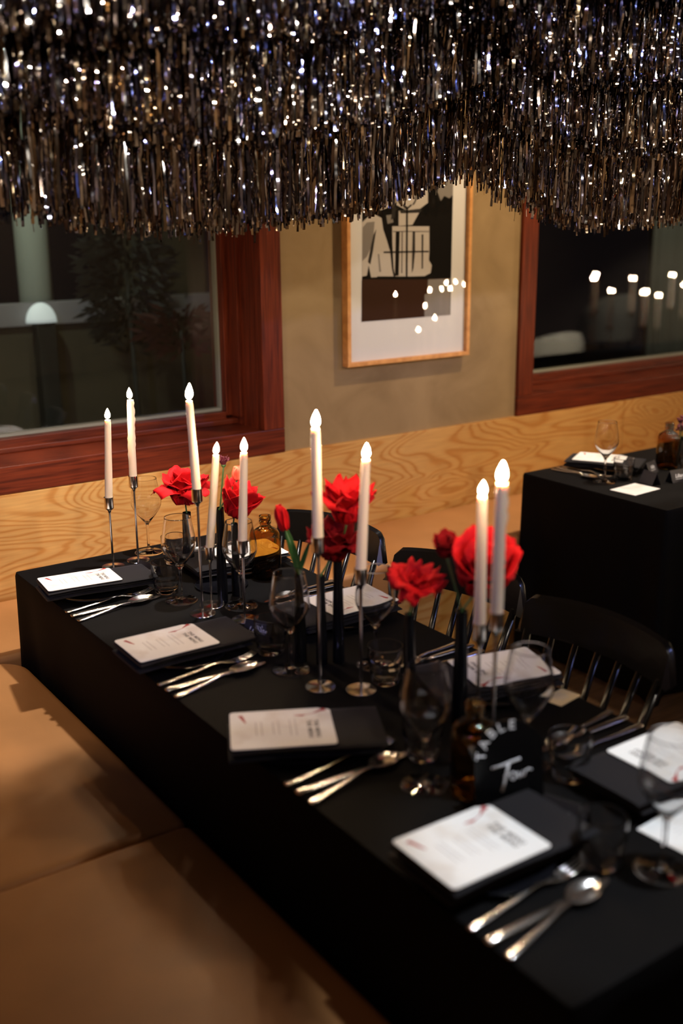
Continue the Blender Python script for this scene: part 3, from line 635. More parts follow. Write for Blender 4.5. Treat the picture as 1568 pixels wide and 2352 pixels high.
# left-hand settings: (napkin/menu centre x, y, turn in degrees, cutlery y, tilt)
left = [(.984, 2.679, -8, 2.571, 4, 'at the wall end of the long table on the bench side'),
        (.983, 2.137, -1, 2.015, 0, 'second from the wall on the bench side'),
        (.971, 1.609, -28, 1.485, 0, 'third from the wall on the bench side'),
        (1.005, 1.099, -1, .985, 0, 'nearest the camera on the bench side')]
right = [(1.484, 2.630, 176, 2.79, 0, 'at the wall end of the chair side, behind the brown bottle'),
         (1.493, 2.114, 180, 2.285, 0, 'second from the wall on the chair side, seen between candlesticks'),
         (1.516, 1.570, 166, 1.735, 0, 'third from the wall on the chair side, behind the tallest candles'),
         (1.506, 1.104, 180, 1.265, 0, 'nearest the camera on the chair side, seen through a wine glass')]
def setting(x, y, rot, yc, tilt, where, side, z0=TZ, cut=True, edge=None):
    s = 1 if side == 'L' else -1; r = math.radians(rot); rr = r-(0 if s == 1 else PI)
    c, sn = math.cos(r), math.sin(r)
    inst('plate', b_plate, (x+s*.035, y, z0+.0005), 0, 'glossy black dinner plate '+where, 'plate', S_G['plate'])
    inst('nap', b_napkin, (x+.045*c, y+.045*sn, z0+.0158+(.003 if tilt else 0)), 0, 'folded charcoal napkin '+where, 'napkin', S_G['nap'], (-math.radians(tilt*.9), 0, r))
    inst('menu', b_menu, (x, y, z0+.0442+(.0032 if tilt else 0)), 0, 'white menu card '+where, 'menu', S_G['menu'], (-math.radians(tilt), 0, r))
    if cut:
        x0 = edge if edge is not None else (.90 if s == 1 else 1.61); base = 0 if s == 1 else PI
        inst('fork', b_fork, (x0, yc, z0+.0006), 0, 'steel fork '+where, 'fork', S_G['fork'], (0, 0, base+math.radians(4)))
        inst('knife', b_knife, (x0, yc-s*.038, z0+.0006), 0, 'steel knife '+where, 'knife', S_G['knife'], (0, 0, base+math.radians(0)))
        inst('spoon', b_spoon, (x0+s*.003, yc-s*.078, z0+.0006), 0, 'steel spoon '+where, 'spoon', S_G['spoon'], (0, 0, base+math.radians(11)))
for a in left: setting(*a, 'L')
for a in right: setting(*a, 'R')
place_card('Christine', (1.198, 2.702, TZ+.0005), math.radians(-76), 'black tent place card with white lettering in front of the wall-end bench-side napkin')
place_card('Louise', (1.222, 2.118, TZ+.0005), math.radians(-62), 'black tent place card between the second bench-side napkin and a tumbler')
place_card('Maia', (1.217, 1.100, TZ+.0005), math.radians(-70), 'black tent place card between the nearest menu card and the near tumbler')
# ------------------------------------------------------------------ glasses
GW = 'wine glasses'; GT = 'water tumblers'
for x, y, lb in ((1.189, 2.476, 'empty wine glass in front of the wall-end bench-side place, behind a tumbler'),
                 (1.303, 2.926, 'empty wine glass farthest back, against the plywood beside the second candle'),
                 (1.298, 2.342, 'empty wine glass behind the candlestick that stands before the brown bottle'),
                 (1.183, 1.914, 'empty wine glass left of the two middle candlesticks'),
                 (1.356, 1.824, 'empty wine glass below the ruffled red flower, its foot by a tumbler'),
                 (1.106, 1.339, 'empty wine glass to the left of the table number sign'),
                 (1.309, 1.287, 'empty wine glass just behind the table number sign, catching brown reflections'),
                 (1.245, .919, 'large empty wine glass nearest the camera at the right edge of the photo')):
    inst('wine', wineglass, (x, y, TZ+.0002), 0, lb, 'wine glass', GW)
for x, y, lb in ((1.188, 2.566, 'clear tumbler touching the first bench-side wine glass beside the forks'),
                 (1.318, 2.775, 'clear tumbler behind the first wine glass near the back edge of the table'),
                 (1.200, 2.030, 'clear tumbler behind the wine glass left of the middle candlesticks'),
                 (1.319, 1.738, 'clear tumbler in the dark centre of the table below the ruffled flower'),
                 (1.172, 1.425, 'clear tumbler seen directly behind the wine glass left of the sign'),
                 (1.340, 1.208, 'clear tumbler to the right of the table number sign'),
                 (1.180, .988, 'clear tumbler nearest the camera beside the fork')):
    inst('tumbler', tumbler, (x, y, TZ+.0002), 0, lb, 'tumbler', GT)

# ------------------------------------------------------------------ candlesticks and candles
def candlestick(x, y, h, label, group='steel candlesticks on the long table'):
    root = empty('candlestick', (x, y, TZ+.0003))
    bm = bmesh.new(); lathe(bm, [(0, 0), (.0335, 0), (.034, .001), (.0335, .0022), (.010, .0032), (.006, .0045), (0, .0045)], 48); from_bm('base', bm, 'steel', root, autosmooth=40)
    bm = bmesh.new(); lathe(bm, [(0, .004), (.0034, .004), (.0034, h-.046), (0, h-.046)], 16); from_bm('rod', bm, 'steel', root, autosmooth=40)
    bm = bmesh.new(); lathe(bm, [(0, h-.048), (.0042, h-.047), (.0062, h-.040), (.0135, h-.034), (.0140, h-.032), (.0140, h), (.0125, h), (.0125, h-.020), (0, h-.020)], 32); from_bm('candle_cup', bm, 'steel', root, autosmooth=40)
    return tag(root, label, 'candlestick', group)
def candle(x, y, zb, top, ft, label, drips=0, group='lit white taper candles on the long table'):
    # top, ft: offsets (x, y, z) of the candle end and of the flame tip from the foot of its candlestick
    root = empty('taper_candle', (x, y, zb)); rg = random.Random(int(x*977+y*131))
    T = Vector((top[0], top[1], TZ+top[2]-zb)); n = 26; seg = 22; bm = bmesh.new(); rings = []
    for i in range(n+1):
        t = i/n; c = T*t; r = .0118-.0026*t+.00015*math.sin(11*t+x*9); r = r if i < n else r*.86; r = .0112 if i == 0 else r
        ring = []
        for k in range(seg):
            a = 2*PI*k/seg; rd = r
            if drips:
                for (da, t0, t1, amp) in ((-.6, .72, 1, .0026), (-.25, .45, .9, .0016), (3.0, .3, .55, .0014)):
                    dd = (a-da+PI) % (2*PI)-PI
                    if t0 < t <= t1: rd += drips*amp*math.exp(-(dd/.35)**2)*(1+.5*math.sin(60*t))
            ring.append(bm.verts.new((c.x+rd*math.cos(a), c.y+rd*math.sin(a), c.z)))
        rings.append(ring)
    ring = [bm.verts.new((T.x+.0045*math.cos(2*PI*k/seg), T.y+.0045*math.sin(2*PI*k/seg), T.z-.0015)) for k in range(seg)]; rings.append(ring)
    for a, b_ in zip(rings, rings[1:]):
        for k in range(seg): bm.faces.new((a[k], a[(k+1) % seg], b_[(k+1) % seg], b_[k]))
    bm.faces.new(rings[-1]); bm.faces.new(rings[0][::-1])
    from_bm('wax_stick', bm, 'wax', root, autosmooth=60)
    bm = bmesh.new(); tube(bm, [T+Vector((0, 0, -.002)), T+Vector((.0005, 0, .004)), T+Vector((.0012, .0003, .008))], .0008, 6); from_bm('wick', bm, 'wick', root)
    FT = Vector((ft[0], ft[1], TZ+ft[2]-zb)); H = (FT-T).length; bm = bmesh.new(); seg = 16; rings = []; B = T+Vector((0, 0, .0035)); n = 14
    for i in range(n+1):
        t = i/n; r = .0092*(math.sin(PI*t**.72)**.75)*(1-.35*t)*(H/.035)**.6 if 0 < i < n else 0.0002; c = B.lerp(FT, t)
        rings.append([bm.verts.new((c.x+r*math.cos(2*PI*k/seg), c.y+r*math.sin(2*PI*k/seg), c.z)) for k in range(seg)])
    for a, b_ in zip(rings, rings[1:]):
        for k in range(seg): bm.faces.new((a[k], a[(k+1) % seg], b_[(k+1) % seg], b_[k]))
    bm.faces.new(rings[-1]); bm.faces.new(rings[0][::-1]); from_bm('flame', bm, 'flame', root)
    return tag(root, label, 'candle', group)
CN = [((1.157, 2.860), .214, (.011, -.007, .442), (.012, -.008, .476), 'leftmost lit candle, short stick near the back edge', 0),
      ((1.243, 2.873), .263, (.004, -.003, .490), (.004, -.003, .526), 'second lit candle from the left, with wax drips', 1),
      ((1.189, 2.355), .338, (-.007, .005, .562), (-.005, .003, .606), 'tall lit candle in front of the first red rose', 0),
      ((1.239, 2.398), .164, (.023, -.016, .410), (.026, -.018, .444), 'lowest lit candle, leaning right beside the first red rose', 0),
      ((1.258, 2.254), .214, (.010, -.007, .439), (.011, -.008, .477), 'lit candle standing before the brown bottle', 0),
      ((1.188, 1.801), .346, (-.001, .001, .578), (.001, .000, .616), 'tall lit candle left of the middle red flower', 0),
      ((1.251, 1.735), .281, (.010, -.007, .516), (.012, -.008, .550), 'lit candle overlapping the middle red flower on its right', 0),
      ((1.282, 1.395), .258, (-.001, .001, .504), (.000, .000, .533), 'left and shorter of the two nearest lit candles', 0),
      ((1.231, 1.297), .322, (.001, -.001, .556), (.003, -.002, .594), 'right and taller of the two nearest lit candles', 1)]
for (x, y), h, tp, ft, lb, dr in CN:
    candlestick(x, y, h, 'steel candlestick under the '+lb)
    candle(x, y, TZ+h-.0195, tp, ft, 'white taper: '+lb, dr)

# ------------------------------------------------------------------ vases, bottles, flowers
def vase(x, y, h, r0, r1, label):
    bm = bmesh.new(); lathe(bm, [(0, 0), (r0, 0), (r0*1.02, .004), (r0*.98, h*.3), (r1*1.05, h*.8), (r1, h), (r1-.002, h), (r1-.0025, h*.8), (0, h*.7)], 32)
    bmesh.ops.recalc_face_normals(bm, faces=bm.faces); o = from_bm('bud_vase', bm, 'vase_black', autosmooth=50); o.location = (x, y, TZ+.0005)
    return tag(o, label, 'vase', 'slim black bud vases')
def petal(bm, R, L, W, phi, open_, curl, ruffle, rg, base_z=0., cup=.5):
    # petal grown from the flower axis: starts at the bottom, bulges out, tip leans by open_ (0 closed .. 1.5 flat)
    nu, nv = 10, 9; g = []; ph = rg.uniform(0, 6); cph, sph = math.cos(phi), math.sin(phi)
    for i in range(nu+1):
        t = i/nu; el = PI/2-open_*(.35+.65*t)-curl*max(0, t-.6)*2.2
        if i == 0: rad, z = R*.15, base_z
        else: rad += L/nu*math.cos(el); z += L/nu*math.sin(el)
        wd = W*(math.sin(PI*min(1, .14+.70*t))**.6)
        row = []
        for j in range(nv+1):
            v = -1+2*j/nv; rf = ruffle*(t**2)*(math.sin(5*v+ph)+.6*math.sin(11*v+ph*2))
            a = v*wd/max(rad+R*cup, .006); rr = rad-(R*cup)*(1-math.cos(a))*.6+rf*.5
            px, py = rr*math.cos(0), 0
            lx = (rad+R*cup)*math.cos(a)-R*cup+rf*.6; ly = (rad+R*cup)*math.sin(a); zz = z+rf-.15*L*abs(v)**3*t
            row.append(bm.verts.new((lx*cph-ly*sph, lx*sph+ly*cph, zz)))
        g.append(row)
    for i in range(nu):
        for j in range(nv): bm.faces.new((g[i][j], g[i+1][j], g[i+1][j+1], g[i][j+1]))
def bloom(vx, vy, zv, head, size, label, opens, seed, tilt=(0, 0), material='petal', cat='flower', ruffle=.06, sag=0, leaf=None):
    rg = random.Random(seed); root = empty('cut_flower', (vx, vy, zv)); hd = Vector((head[0]-vx, head[1]-vy, head[2]-zv)); bm = bmesh.new()
    M = Matrix.Translation(hd) @ Euler((tilt[0], tilt[1], rg.uniform(0, 6)*0)).to_matrix().to_4x4()
    for (n, L, W, op, cl) in opens:
        off = rg.uniform(0, 6)
        for k in range(n): petal(bm, size*.35, L*size*rg.uniform(.9, 1.08), W*size, off+2*PI*k/n+rg.uniform(-.15, .15), op+rg.uniform(-.12, .12), cl, ruffle*size, rg)
    lo = min(v.co.z for v in bm.verts); bm.transform(M); o = from_bm('petals', bm, material, root)
    so = o.modifiers.new('thick', 'SOLIDIFY'); so.thickness = .0008
    bm = bmesh.new(); p0 = Vector((0, 0, -.10)); p1 = hd*.5+Vector((0, 0, sag)); p1.z = hd.z*.5+sag
    pts = [p0, Vector((0, 0, 0))]+[Vector((0, 0, 0)).lerp(p1, t).lerp(p1.lerp(hd, t), t) for t in (.2, .4, .6, .8, 1)]
    tube(bm, pts, .0024, 8); lathe(bm, [(0, -.004), (.005, -.002), (.008, .004), (.004, .008), (0, .008)], 12, M); from_bm('stem', bm, 'green', root)
    return tag(root, label, cat, 'red flowers on the long table' if material.startswith('petal') and material != 'petal_burgundy' else None)
vase(1.324, 2.694, .177, .017, .012, 'slim black bud vase holding the large red rose by the tall left candle')
bloom(1.324, 2.694, TZ+.177, (1.322, 2.695, .955), .130, 'large open red rose with drooping outer petals, leftmost flower on the table',
      [(3, .55, .35, .1, 0), (4, .75, .45, .35, .2), (5, .85, .5, .75, .5), (4, .9, .36, 1.35, 1.0)], 5, ruffle=.04)
vase(1.276, 2.404, .258, .014, .0095, 'tall slim black bud vase between the leaning candle and the brown bottle')
bloom(1.276, 2.404, TZ+.258, (1.318, 2.375, 1.088), .036, 'small pale red bud on a thin curved stem, against the plywood',
      [(4, .9, .6, .10, -.5), (4, .95, .6, .22, -.6)], 8, material='petal_pink', ruffle=.01, sag=-.005)
bloom(1.276+.052, 2.404+.02, TZ+.21, (1.312, 2.388, .990), .108, 'rounded red flower behind the leaning candle, left of the brown bottle',
      [(4, .6, .4, .15, 0), (5, .8, .5, .45, -.2), (6, .9, .5, .9, -.6)], 21, tilt=(.25, .3), ruffle=.05)
vase(1.276+.055, 2.404+.022, .205, .013, .0095, 'slim black bud vase mostly hidden behind the leaning candle')
vase(1.230, 1.945, .215, .014, .010, 'slim black bud vase hidden behind the wine glass left of the middle candles')
# closed tulip with long leaf
def tulip():
    vx, vy, zv = 1.230, 1.945, TZ+.215; root = empty('tulip', (vx, vy, zv)); bm = bmesh.new(); rg = random.Random(4)
    hd = Vector((1.203-vx, 1.958-vy, 1.072-zv))
    for k in range(3): petal(bm, .020, .062, .020, 2*PI*k/3, .16, -.35, .0008, rg)
    for k in range(3): petal(bm, .016, .060, .018, 2*PI*k/3+1, .10, -.3, .0008, rg)
    bm.transform(Matrix.Translation(hd) @ Euler((.05, -.28, 0)).to_matrix().to_4x4()); o = from_bm('petals', bm, 'petal', root); so = o.modifiers.new('thick', 'SOLIDIFY'); so.thickness = .0008
    bm = bmesh.new(); tube(bm, [(0, 0, -.1), (0, 0, 0), hd*.5+Vector((.006, 0, 0)), hd], .0026, 8); from_bm('stem', bm, 'green', root)
    for q, (dx, dy, hz, wd) in enumerate(((-.030, .012, .125, .010), (.022, -.018, .085, .006))):
        bm = bmesh.new(); rows = []
        for i in range(13):
            t = i/12; c = Vector((dx*t**1.2, dy*t, hz*t)); ww = wd*math.sin(PI*min(1, .15+.85*t))**.8*(1-t*.15) if i < 12 else .0003
            rows.append([bm.verts.new(c+Vector((.82*ww*v, -.57*ww*v, 0))+Vector((-.57, -.82, 0))*(.25*ww*v*v)) for v in (-1, -.5, 0, .5, 1)])
        for a, b_ in zip(rows, rows[1:]):
            for k in range(4): bm.faces.new((a[k], a[k+1], b_[k+1], b_[k]))
        o = from_bm('leaf', bm, 'leaf_green', root); so = o.modifiers.new('thick', 'SOLIDIFY'); so.thickness = .0008
    tag(root, 'closed red tulip with a long green leaf before the back chair rail', 'flower', 'red flowers on the long table')
tulip()
vase(1.299, 1.890, .250, .014, .0105, 'tall slim black bud vase between the two middle candlesticks, holding the higher bloom')
bloom(1.299, 1.890, TZ+.250, (1.318, 1.877, 1.092), .108, 'bright red ruffled flower against the plywood between the two middle candles',
      [(4, .6, .4, .15, 0), (5, .85, .48, .45, .2), (6, .9, .42, .95, .1)], 13, tilt=(.1, -.1), ruffle=.09)
vase(1.262, 1.905, .215, .013, .0095, 'slim black bud vase just left of the taller middle vase')
bloom(1.262, 1.905, TZ+.215, (1.288, 1.897, 1.005), .108, 'red flower coloured as in shade, low between the two middle candles, below the brighter one',
      [(4, .55, .4, .15, 0), (5, .75, .48, .55, .2), (6, .85, .45, 1.1, .4)], 17, tilt=(.2, .1), ruffle=.07, material='petal_shaded')
vase(1.263, 1.583, .222, .014, .0105, 'slim black bud vase under the ruffled red flower right of the middle candles')
bloom(1.263, 1.583, TZ+.222, (1.272, 1.577, 1.020), .085, 'ruffled red flower with loose lower petals in front of the middle chair',
      [(4, .5, .35, .2, 0), (6, .65, .40, .6, .3), (6, .8, .36, 1.15, .5), (3, .85, .3, 1.5, 1.1)], 31, tilt=(.35, -.1), ruffle=.10)
vase(1.322, 1.492, .243, .016, .0125, 'black bud vase holding the largest bloom behind the nearest candles')
bloom(1.322, 1.492, TZ+.243, (1.351, 1.471, 1.045), .130, 'largest bright red flower directly behind the two nearest candles',
      [(3, .6, .45, .15, 0), (4, .8, .55, .4, .1), (5, .88, .55, .85, -.2)], 41, tilt=(.45, -.25), ruffle=.03)
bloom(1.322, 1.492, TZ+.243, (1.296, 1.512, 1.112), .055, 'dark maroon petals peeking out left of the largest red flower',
      [(4, .8, .5, .35, 0), (4, .9, .5, .8, -.3)], 43, tilt=(.3, -.3), ruffle=.04, material='petal_shaded')
# small dark thistle-like flower behind the lowest candle
vase(1.405, 2.640, .19, .013, .010, 'slim black bud vase at the back holding the tiny dark flower')
bloom(1.405, 2.640, TZ+.19, (1.417, 2.632, 1.062), .034, 'tiny dark burgundy flower behind the tip of the lowest candle',
      [(7, .9, .18, .3, 0), (9, .9, .18, .8, .2)], 51, material='petal_burgundy', ruffle=.05)
def bottle(x, y, s, label, liquid=.62):
    root = empty('apothecary_bottle', (x, y, TZ+.0004)); bm = bmesh.new()
    P = [(0, .003), (.030, .002), (.036, .0), (.0405, .004), (.042, .010), (.042, .112), (.040, .123), (.034, .133), (.024, .140), (.0165, .1445), (.0145, .149), (.0145, .153), (.0165, .154), (.0168, .162), (.0150, .1635), (.0150, .1655), (.0165, .1665), (.0165, .175), (.0155, .176), (.0118, .176), (.0115, .15), (.014, .141), (.032, .131), (.0375, .122), (.0392, .112), (.0392, .012), (.034, .006), (0, .006)]
    lathe(bm, [(r*s, z*s) for r, z in P], 48); bmesh.ops.recalc_face_normals(bm, faces=bm.faces)
    from_bm('bottle_glass', bm, 'amber_glass', root, autosmooth=60)
    return tag(root, label, 'bottle', 'brown glass bottles')
bottle(1.478, 2.512, 1.04, 'round-shouldered brown glass bottle at the far end of the long table')
bottle(3.481, 2.705, 1.06, 'round-shouldered brown glass bottle on the side table under the window')
bottle(1.163, 1.272, 1.0, 'brown glass bottle half hidden behind the black table number sign')
# black lacquer tray below the vases at the back
bm = bmesh.new(); lathe(bm, [(0, 0), (.070, 0), (.074, .003), (.0745, .006), (.073, .0065), (.070, .004), (0, .0035)], 48)
o = from_bm('round_tray', bm, 'plate_black', autosmooth=50); o.location = (1.335, 2.52, TZ+.0004); tag(o, 'small round glossy black tray between the back vases and glasses', 'tray')
# table number sign
def sign():
    root = empty('table_sign', (1.168, 1.182, TZ+.0004), math.radians(-24)); bm = bmesh.new(); W2, H, r = .062, .168, .062
    o = [(-W2, 0), (W2, 0), (W2, H-r)]+[(r*math.cos(a), H-r+r*math.sin(a)) for a in [PI*k/20 for k in range(1, 20)]]+[(-W2, H-r)]
    T = Matrix.Rotation(math.radians(-7), 4, 'X') @ Matrix.Rotation(PI/2, 4, 'X')
    prism(bm, o, -.003, 0); bm.transform(T); panel = from_bm('sign_panel', bm, 'vase_black', root, False)
    bm = bmesh.new(); bx(bm, -.045, .045, -.012, .022, 0, .006, .001); from_bm('sign_foot', bm, 'vase_black', root, False)
    bm = bmesh.new(); R = .0545; cx, cy = .004, H-r-.002
    for ch_, a in zip('TABLE', (176, 153, 130, 110, 89)):
        ar = math.radians(a); M = T @ Matrix.Translation((cx+R*math.cos(ar), cy+R*math.sin(ar), .0006)) @ Matrix.Rotation(ar-PI/2, 4, 'Z')
        join_bm(bm, text_bm(ch_, .0235, 1, 0, .0004), M)
    def st(pts, wd=.0017):
        q = bmesh.new(); tube(q, [(x, y, 0) for x, y in pts], wd, 6); join_bm(bm, q, T @ Matrix.Translation((-.002, .008, .0004)) @ Matrix.Diagonal((1, 1, .3, 1)))
    # hand-lettered "Four": long T-like F, then o, u, r
    st([(-.030, .076), (-.012, .0795), (.006, .085), (.022, .089)], .0022); st([(.001, .084), (-.003, .066), (-.007, .048), (-.012, .032)], .0024); st([(-.008, .060), (-.003, .0615), (.002, .063)], .0015)
    st([(.0085+.0048*math.cos(a), .0585+.0070*math.sin(a)) for a in [2*PI*k/12 for k in range(13)]], .0014)
    st([(.017, .065), (.0168, .058), (.0195, .0545), (.0235, .058), (.0252, .066), (.0255, .058), (.028, .056)], .0016); st([(.0295, .057), (.0315, .068), (.032, .0655), (.036, .069), (.043, .067)], .0016)
    from_bm('white_lettering', bm, 'ink_white', panel)
    tag(root, 'arched black table number sign lettered TABLE Four in white', 'sign')
sign()
# near-edge drinks card and cream cards
def flat_card(x, y, rz, w_, h_, m, label, name='drinks_card', lines=True):
    root = empty(name, (x, y, TZ+.0006), math.radians(rz)); bm = bmesh.new(); prism(bm, rrect(w_, h_, .003, 2), 0, .0008); c = from_bm('card', bm, m, root, False)
    if lines:
        bm = bmesh.new(); rg = random.Random(3)
        for q in range(7):
            yy = h_*(.32-.09*q); hl = w_*(.18+.1*rg.random()); bm.faces.new([bm.verts.new(p) for p in ((-hl, yy, .00095), (hl, yy, .00095), (hl, yy+.0013, .00095), (-hl, yy+.0013, .00095))])
        from_bm('text_lines', bm, 'ink_grey', c, False)
    return tag(root, label, 'card', 'loose printed cards')
flat_card(1.385, .975, 4, .155, .10, 'paper', 'white card lying flat behind the nearest wine glass foot at the right edge')
flat_card(1.575, 1.452, 10, .075, .05, 'card_cream', 'small cream card at the table edge beside the third chair-side menu')
flat_card(3.106, 2.548, 4, .155, .115, 'paper', 'white printed card lying near the front edge of the side table')

# ------------------------------------------------------------------ side table under the right window
where = 'on the side table near its wall corner'
inst('plate', b_plate, (3.30, 2.825, TZ+.0005), 0, 'glossy black dinner plate '+where, 'plate', S_G['plate'])
inst('nap', b_napkin, (3.265, 2.84, TZ+.0158), 0, 'folded charcoal napkin '+where, 'napkin', S_G['nap'], (0, 0, math.radians(-60)))
inst('menu', b_menu, (3.262, 2.86, TZ+.0442), 0, 'white menu card '+where, 'menu', S_G['menu'], (0, 0, math.radians(-60)))
for key, bld, nm, dx in (('fork', b_fork, 'fork', .0), ('knife', b_knife, 'knife', -.032), ('spoon', b_spoon, 'spoon', -.062)):
    inst(key, bld, (3.155+dx, 2.965, TZ+.0006), 0, 'steel %s left of the plate %s' % (nm, where), nm, S_G[nm], (0, 0, math.radians(-88)))
inst('wine', wineglass, (3.104, 2.697, TZ+.0002), 0, 'empty wine glass on the side table in front of the plywood', 'wine glass', GW)
inst('tumbler', tumbler, (3.188, 2.677, TZ+.0002), 0, 'clear tumbler beside the wine glass on the side table', 'tumbler', GT)
inst('tumbler', tumbler, (3.437, 2.560, TZ+.0002), 0, 'clear tumbler right of the brown bottle at the right edge of the photo', 'tumbler', GT)
place_card('Nils', (3.36, 2.69, TZ+.0005), math.radians(15), 'black tent place card between the tumbler and the brown bottle on the side table')
place_card('', (3.225, 2.578, TZ+.0005), math.radians(78), 'black tent place card seen edge-on as a small triangle on the side table', blank=True)
place_card('Lilian', (3.33, 2.535, TZ+.0005), math.radians(-8), 'black tent place card at the right edge beside the dark napkin on the side table')
inst('plate', b_plate, (3.43, 2.41, TZ+.0005), 0, 'glossy black dinner plate at the right edge of the side table', 'plate', S_G['plate'])
inst('nap', b_napkin, (3.43, 2.41, TZ+.0158), 0, 'folded charcoal napkin at the right edge of the side table', 'napkin', S_G['nap'], (0, 0, math.radians(20)))
def bouquet(x, y):
    root = empty('burgundy_flowers', (x, y, TZ+.0004)); rg = random.Random(9)
    bm = bmesh.new(); lathe(bm, [(0, 0), (.022, 0), (.026, .03), (.018, .09), (.013, .11), (.012, .11), (.016, .09), (.024, .03), (0, .004)], 24); from_bm('glass_vase', bm, 'glass', root)
    for k in range(7):
        bm = bmesh.new(); c = Vector((rg.uniform(-.05, .045), rg.uniform(-.03, .03), .17+rg.uniform(-.03, .03)))
        for q in range(16):
            d = Vector((rg.gauss(0, 1), rg.gauss(0, 1), rg.gauss(0, 1))).normalized(); bmesh.ops.create_icosphere(bm, subdivisions=1, radius=.006, matrix=Matrix.Translation(c+d*.012))
        from_bm('flower_head', bm, 'petal_burgundy', root)
        bm = bmesh.new(); tube(bm, [(0, 0, .03), (c.x*.3, c.y*.3, .1), c], .0012, 6); from_bm('stem', bm, 'green', root)
    tag(root, 'bunch of small burgundy flowers behind the brown bottle at the right edge', 'flowers')
bouquet(3.60, 2.74)

# ------------------------------------------------------------------ lounge tables and chairs whose image the right window mirrors
tablecloth('tablecloth', 5.3, 7.5, 2.02, 2.65, TZ, 'black cloth on the neighbouring table whose candles mirror in the right window', seed=8)
tablecloth('tablecloth', 3.85, 5.35, .95, 1.90, TZ, 'black cloth on the table whose candles mirror in the picture glass', seed=9)
REFL = [(5.85, 2.30, .313), (5.91, 2.26, .336), (5.97, 2.36, .224), (6.26, 2.30, .297), (6.32, 2.36, .196), (6.41, 2.30, .197), (6.51, 2.34, .165), (6.70, 2.30, .305), (6.80, 2.34, .228)]
REFP = [(3.72, 2.37, .150), (3.77, 2.45, .215), (3.66, 2.50, .290), (3.85+.12, 1.84, .300), (4.26, 1.81, .310), (4.38, 1.78, .310), (4.50, 1.72, .305), (4.80, 1.33, .310), (4.90, 1.40, .300), (5.15, 1.02, .290)]
for L_, wh in ((REFL, 'mirrored in the right window'), (REFP, 'mirrored in the picture glass')):
    for x, y, h in L_:
        g = 'candlesticks on other tables, '+wh
        candlestick(x, y, h, 'candlestick on another table, '+wh, g)
        candle(x, y, TZ+h-.0195, (0, 0, h+.225), (0, 0, h+.26), 'lit candle on another table, '+wh, 0, 'candles on other tables, '+wh)
def tub_chair(x, y, rz, label):
    root = empty('tub_armchair', (x, y, 0), math.radians(rz))
    bm = bmesh.new(); n = 30; rings = []
    for i in range(n+1):
        u = -1+2*i/n; a = u*math.radians(105); e = 1-abs(u); top = .46+.34*math.cos(u*PI/2)**.55
        ring = []
        for rr, z in ((.30, .25), (.35, .25), (.37, .5), (.37, top-.05), (.35, top), (.31, top), (.29, top-.05), (.30, .5)): ring.append(bm.verts.new((rr*math.sin(a), rr*math.cos(a), z)))
        rings.append(ring)
    for a_, b_ in zip(rings, rings[1:]):
        for q in range(8): bm.faces.new((a_[q], a_[(q+1) % 8], b_[(q+1) % 8], b_[q]))
    bm.faces.new(rings[0]); bm.faces.new(rings[-1][::-1]); bmesh.ops.recalc_face_normals(bm, faces=bm.faces); from_bm('backrest', bm, 'beige_fabric', root, autosmooth=60)
    b_ = cushion('seat', -.27, .27, -.27, .27, .28, .44, .03, corner=.1); from_bm('seat', b_, 'beige_fabric', root, autosmooth=50)
    for sx in (-1, 1):
        for sy in (-1, 1): bm = bmesh.new(); tube(bm, [(sx*.2, sy*.2, .30), (sx*.23, sy*.23, 0)], [.016, .011], 10); from_bm('leg', bm, 'chair_black', root)
    tag(root, label, 'armchair', 'beige tub armchairs mirrored in the right window')
tub_chair(6.62, 1.02, 0, 'beige rounded armchair whose back mirrors low in the right window')
tub_chair(10.3, -1.5, 10, 'beige rounded armchair mirrored farther back in the right window')

def globe(x, y, z, label):  # unseen lamps, put in for glints on the fringe
    root = empty('added_globe', (x, y, z)); bm = bmesh.new(); bmesh.ops.create_uvsphere(bm, u_segments=24, v_segments=14, radius=.075); from_bm('added_glass_globe', bm, 'globe', root)
    bm = bmesh.new(); tube(bm, [(0, 0, .074), (0, 0, ZC-z-.001)], .004, 8); lathe(bm, [(0, .066), (.025, .068), (.022, .10), (0, .102)], 20); from_bm('added_pendant_cord', bm, 'chair_black', root)
    tag(root, label, 'lamp', 'added globe pendants out of view')
for x, y in ((-1.4, -3.2), (.6, -2.6), (2.2, -3.4), (3.8, -2.2), (5.6, -3.2), (7.4, -1.6), (-1.9, 1.2), (5.2, -.6)):
    globe(x, y, 2.38, 'added warm globe pendant for foil glints in the part of the room behind the photographer')

# ------------------------------------------------------------------ outside the left window
bm = bmesh.new(); bx(bm, -4, 12, 3.95, 12, -.2, -.1); structure('ground', bm, 'shrub')
bm = bmesh.new(); bx(bm, -2, 3.6, 5.30, 5.36, 1.232, 1.345, .004); o = from_bm('stone_coping', bm, 'coping', None, False); tag(o, 'pale stone coping seen as a grey band through the left window', 'ledge')
bm = bmesh.new(); bx(bm, -2, 3.6, 5.32, 5.46, -.1, 1.231); o = from_bm('garden_wall', bm, 'olive_render', None, False); tag(o, 'dark rendered garden wall below the coping outside the left window', 'wall')
bm = bmesh.new(); lathe(bm, [(0, 0), (.085, 0), (.085, 2.9), (0, 2.9)], 32); o = from_bm('garden_column', bm, 'concrete'); o.location = (1.93, 5.56, -.1); tag(o, 'pale greenish round column outside the left window', 'column')
bm = bmesh.new(); bmesh.ops.create_uvsphere(bm, u_segments=24, v_segments=14, radius=1, matrix=Matrix.Translation((1.835, 5.24, 1.25)) @ Matrix.Diagonal((.078, .05, .10, 1)))
bmesh.ops.bisect_plane(bm, geom=bm.verts[:]+bm.edges[:]+bm.faces[:], plane_co=(0, 0, 1.252), plane_no=(0, 0, -1), clear_outer=True); bmesh.ops.contextual_create(bm, geom=[e for e in bm.edges if e.is_boundary])
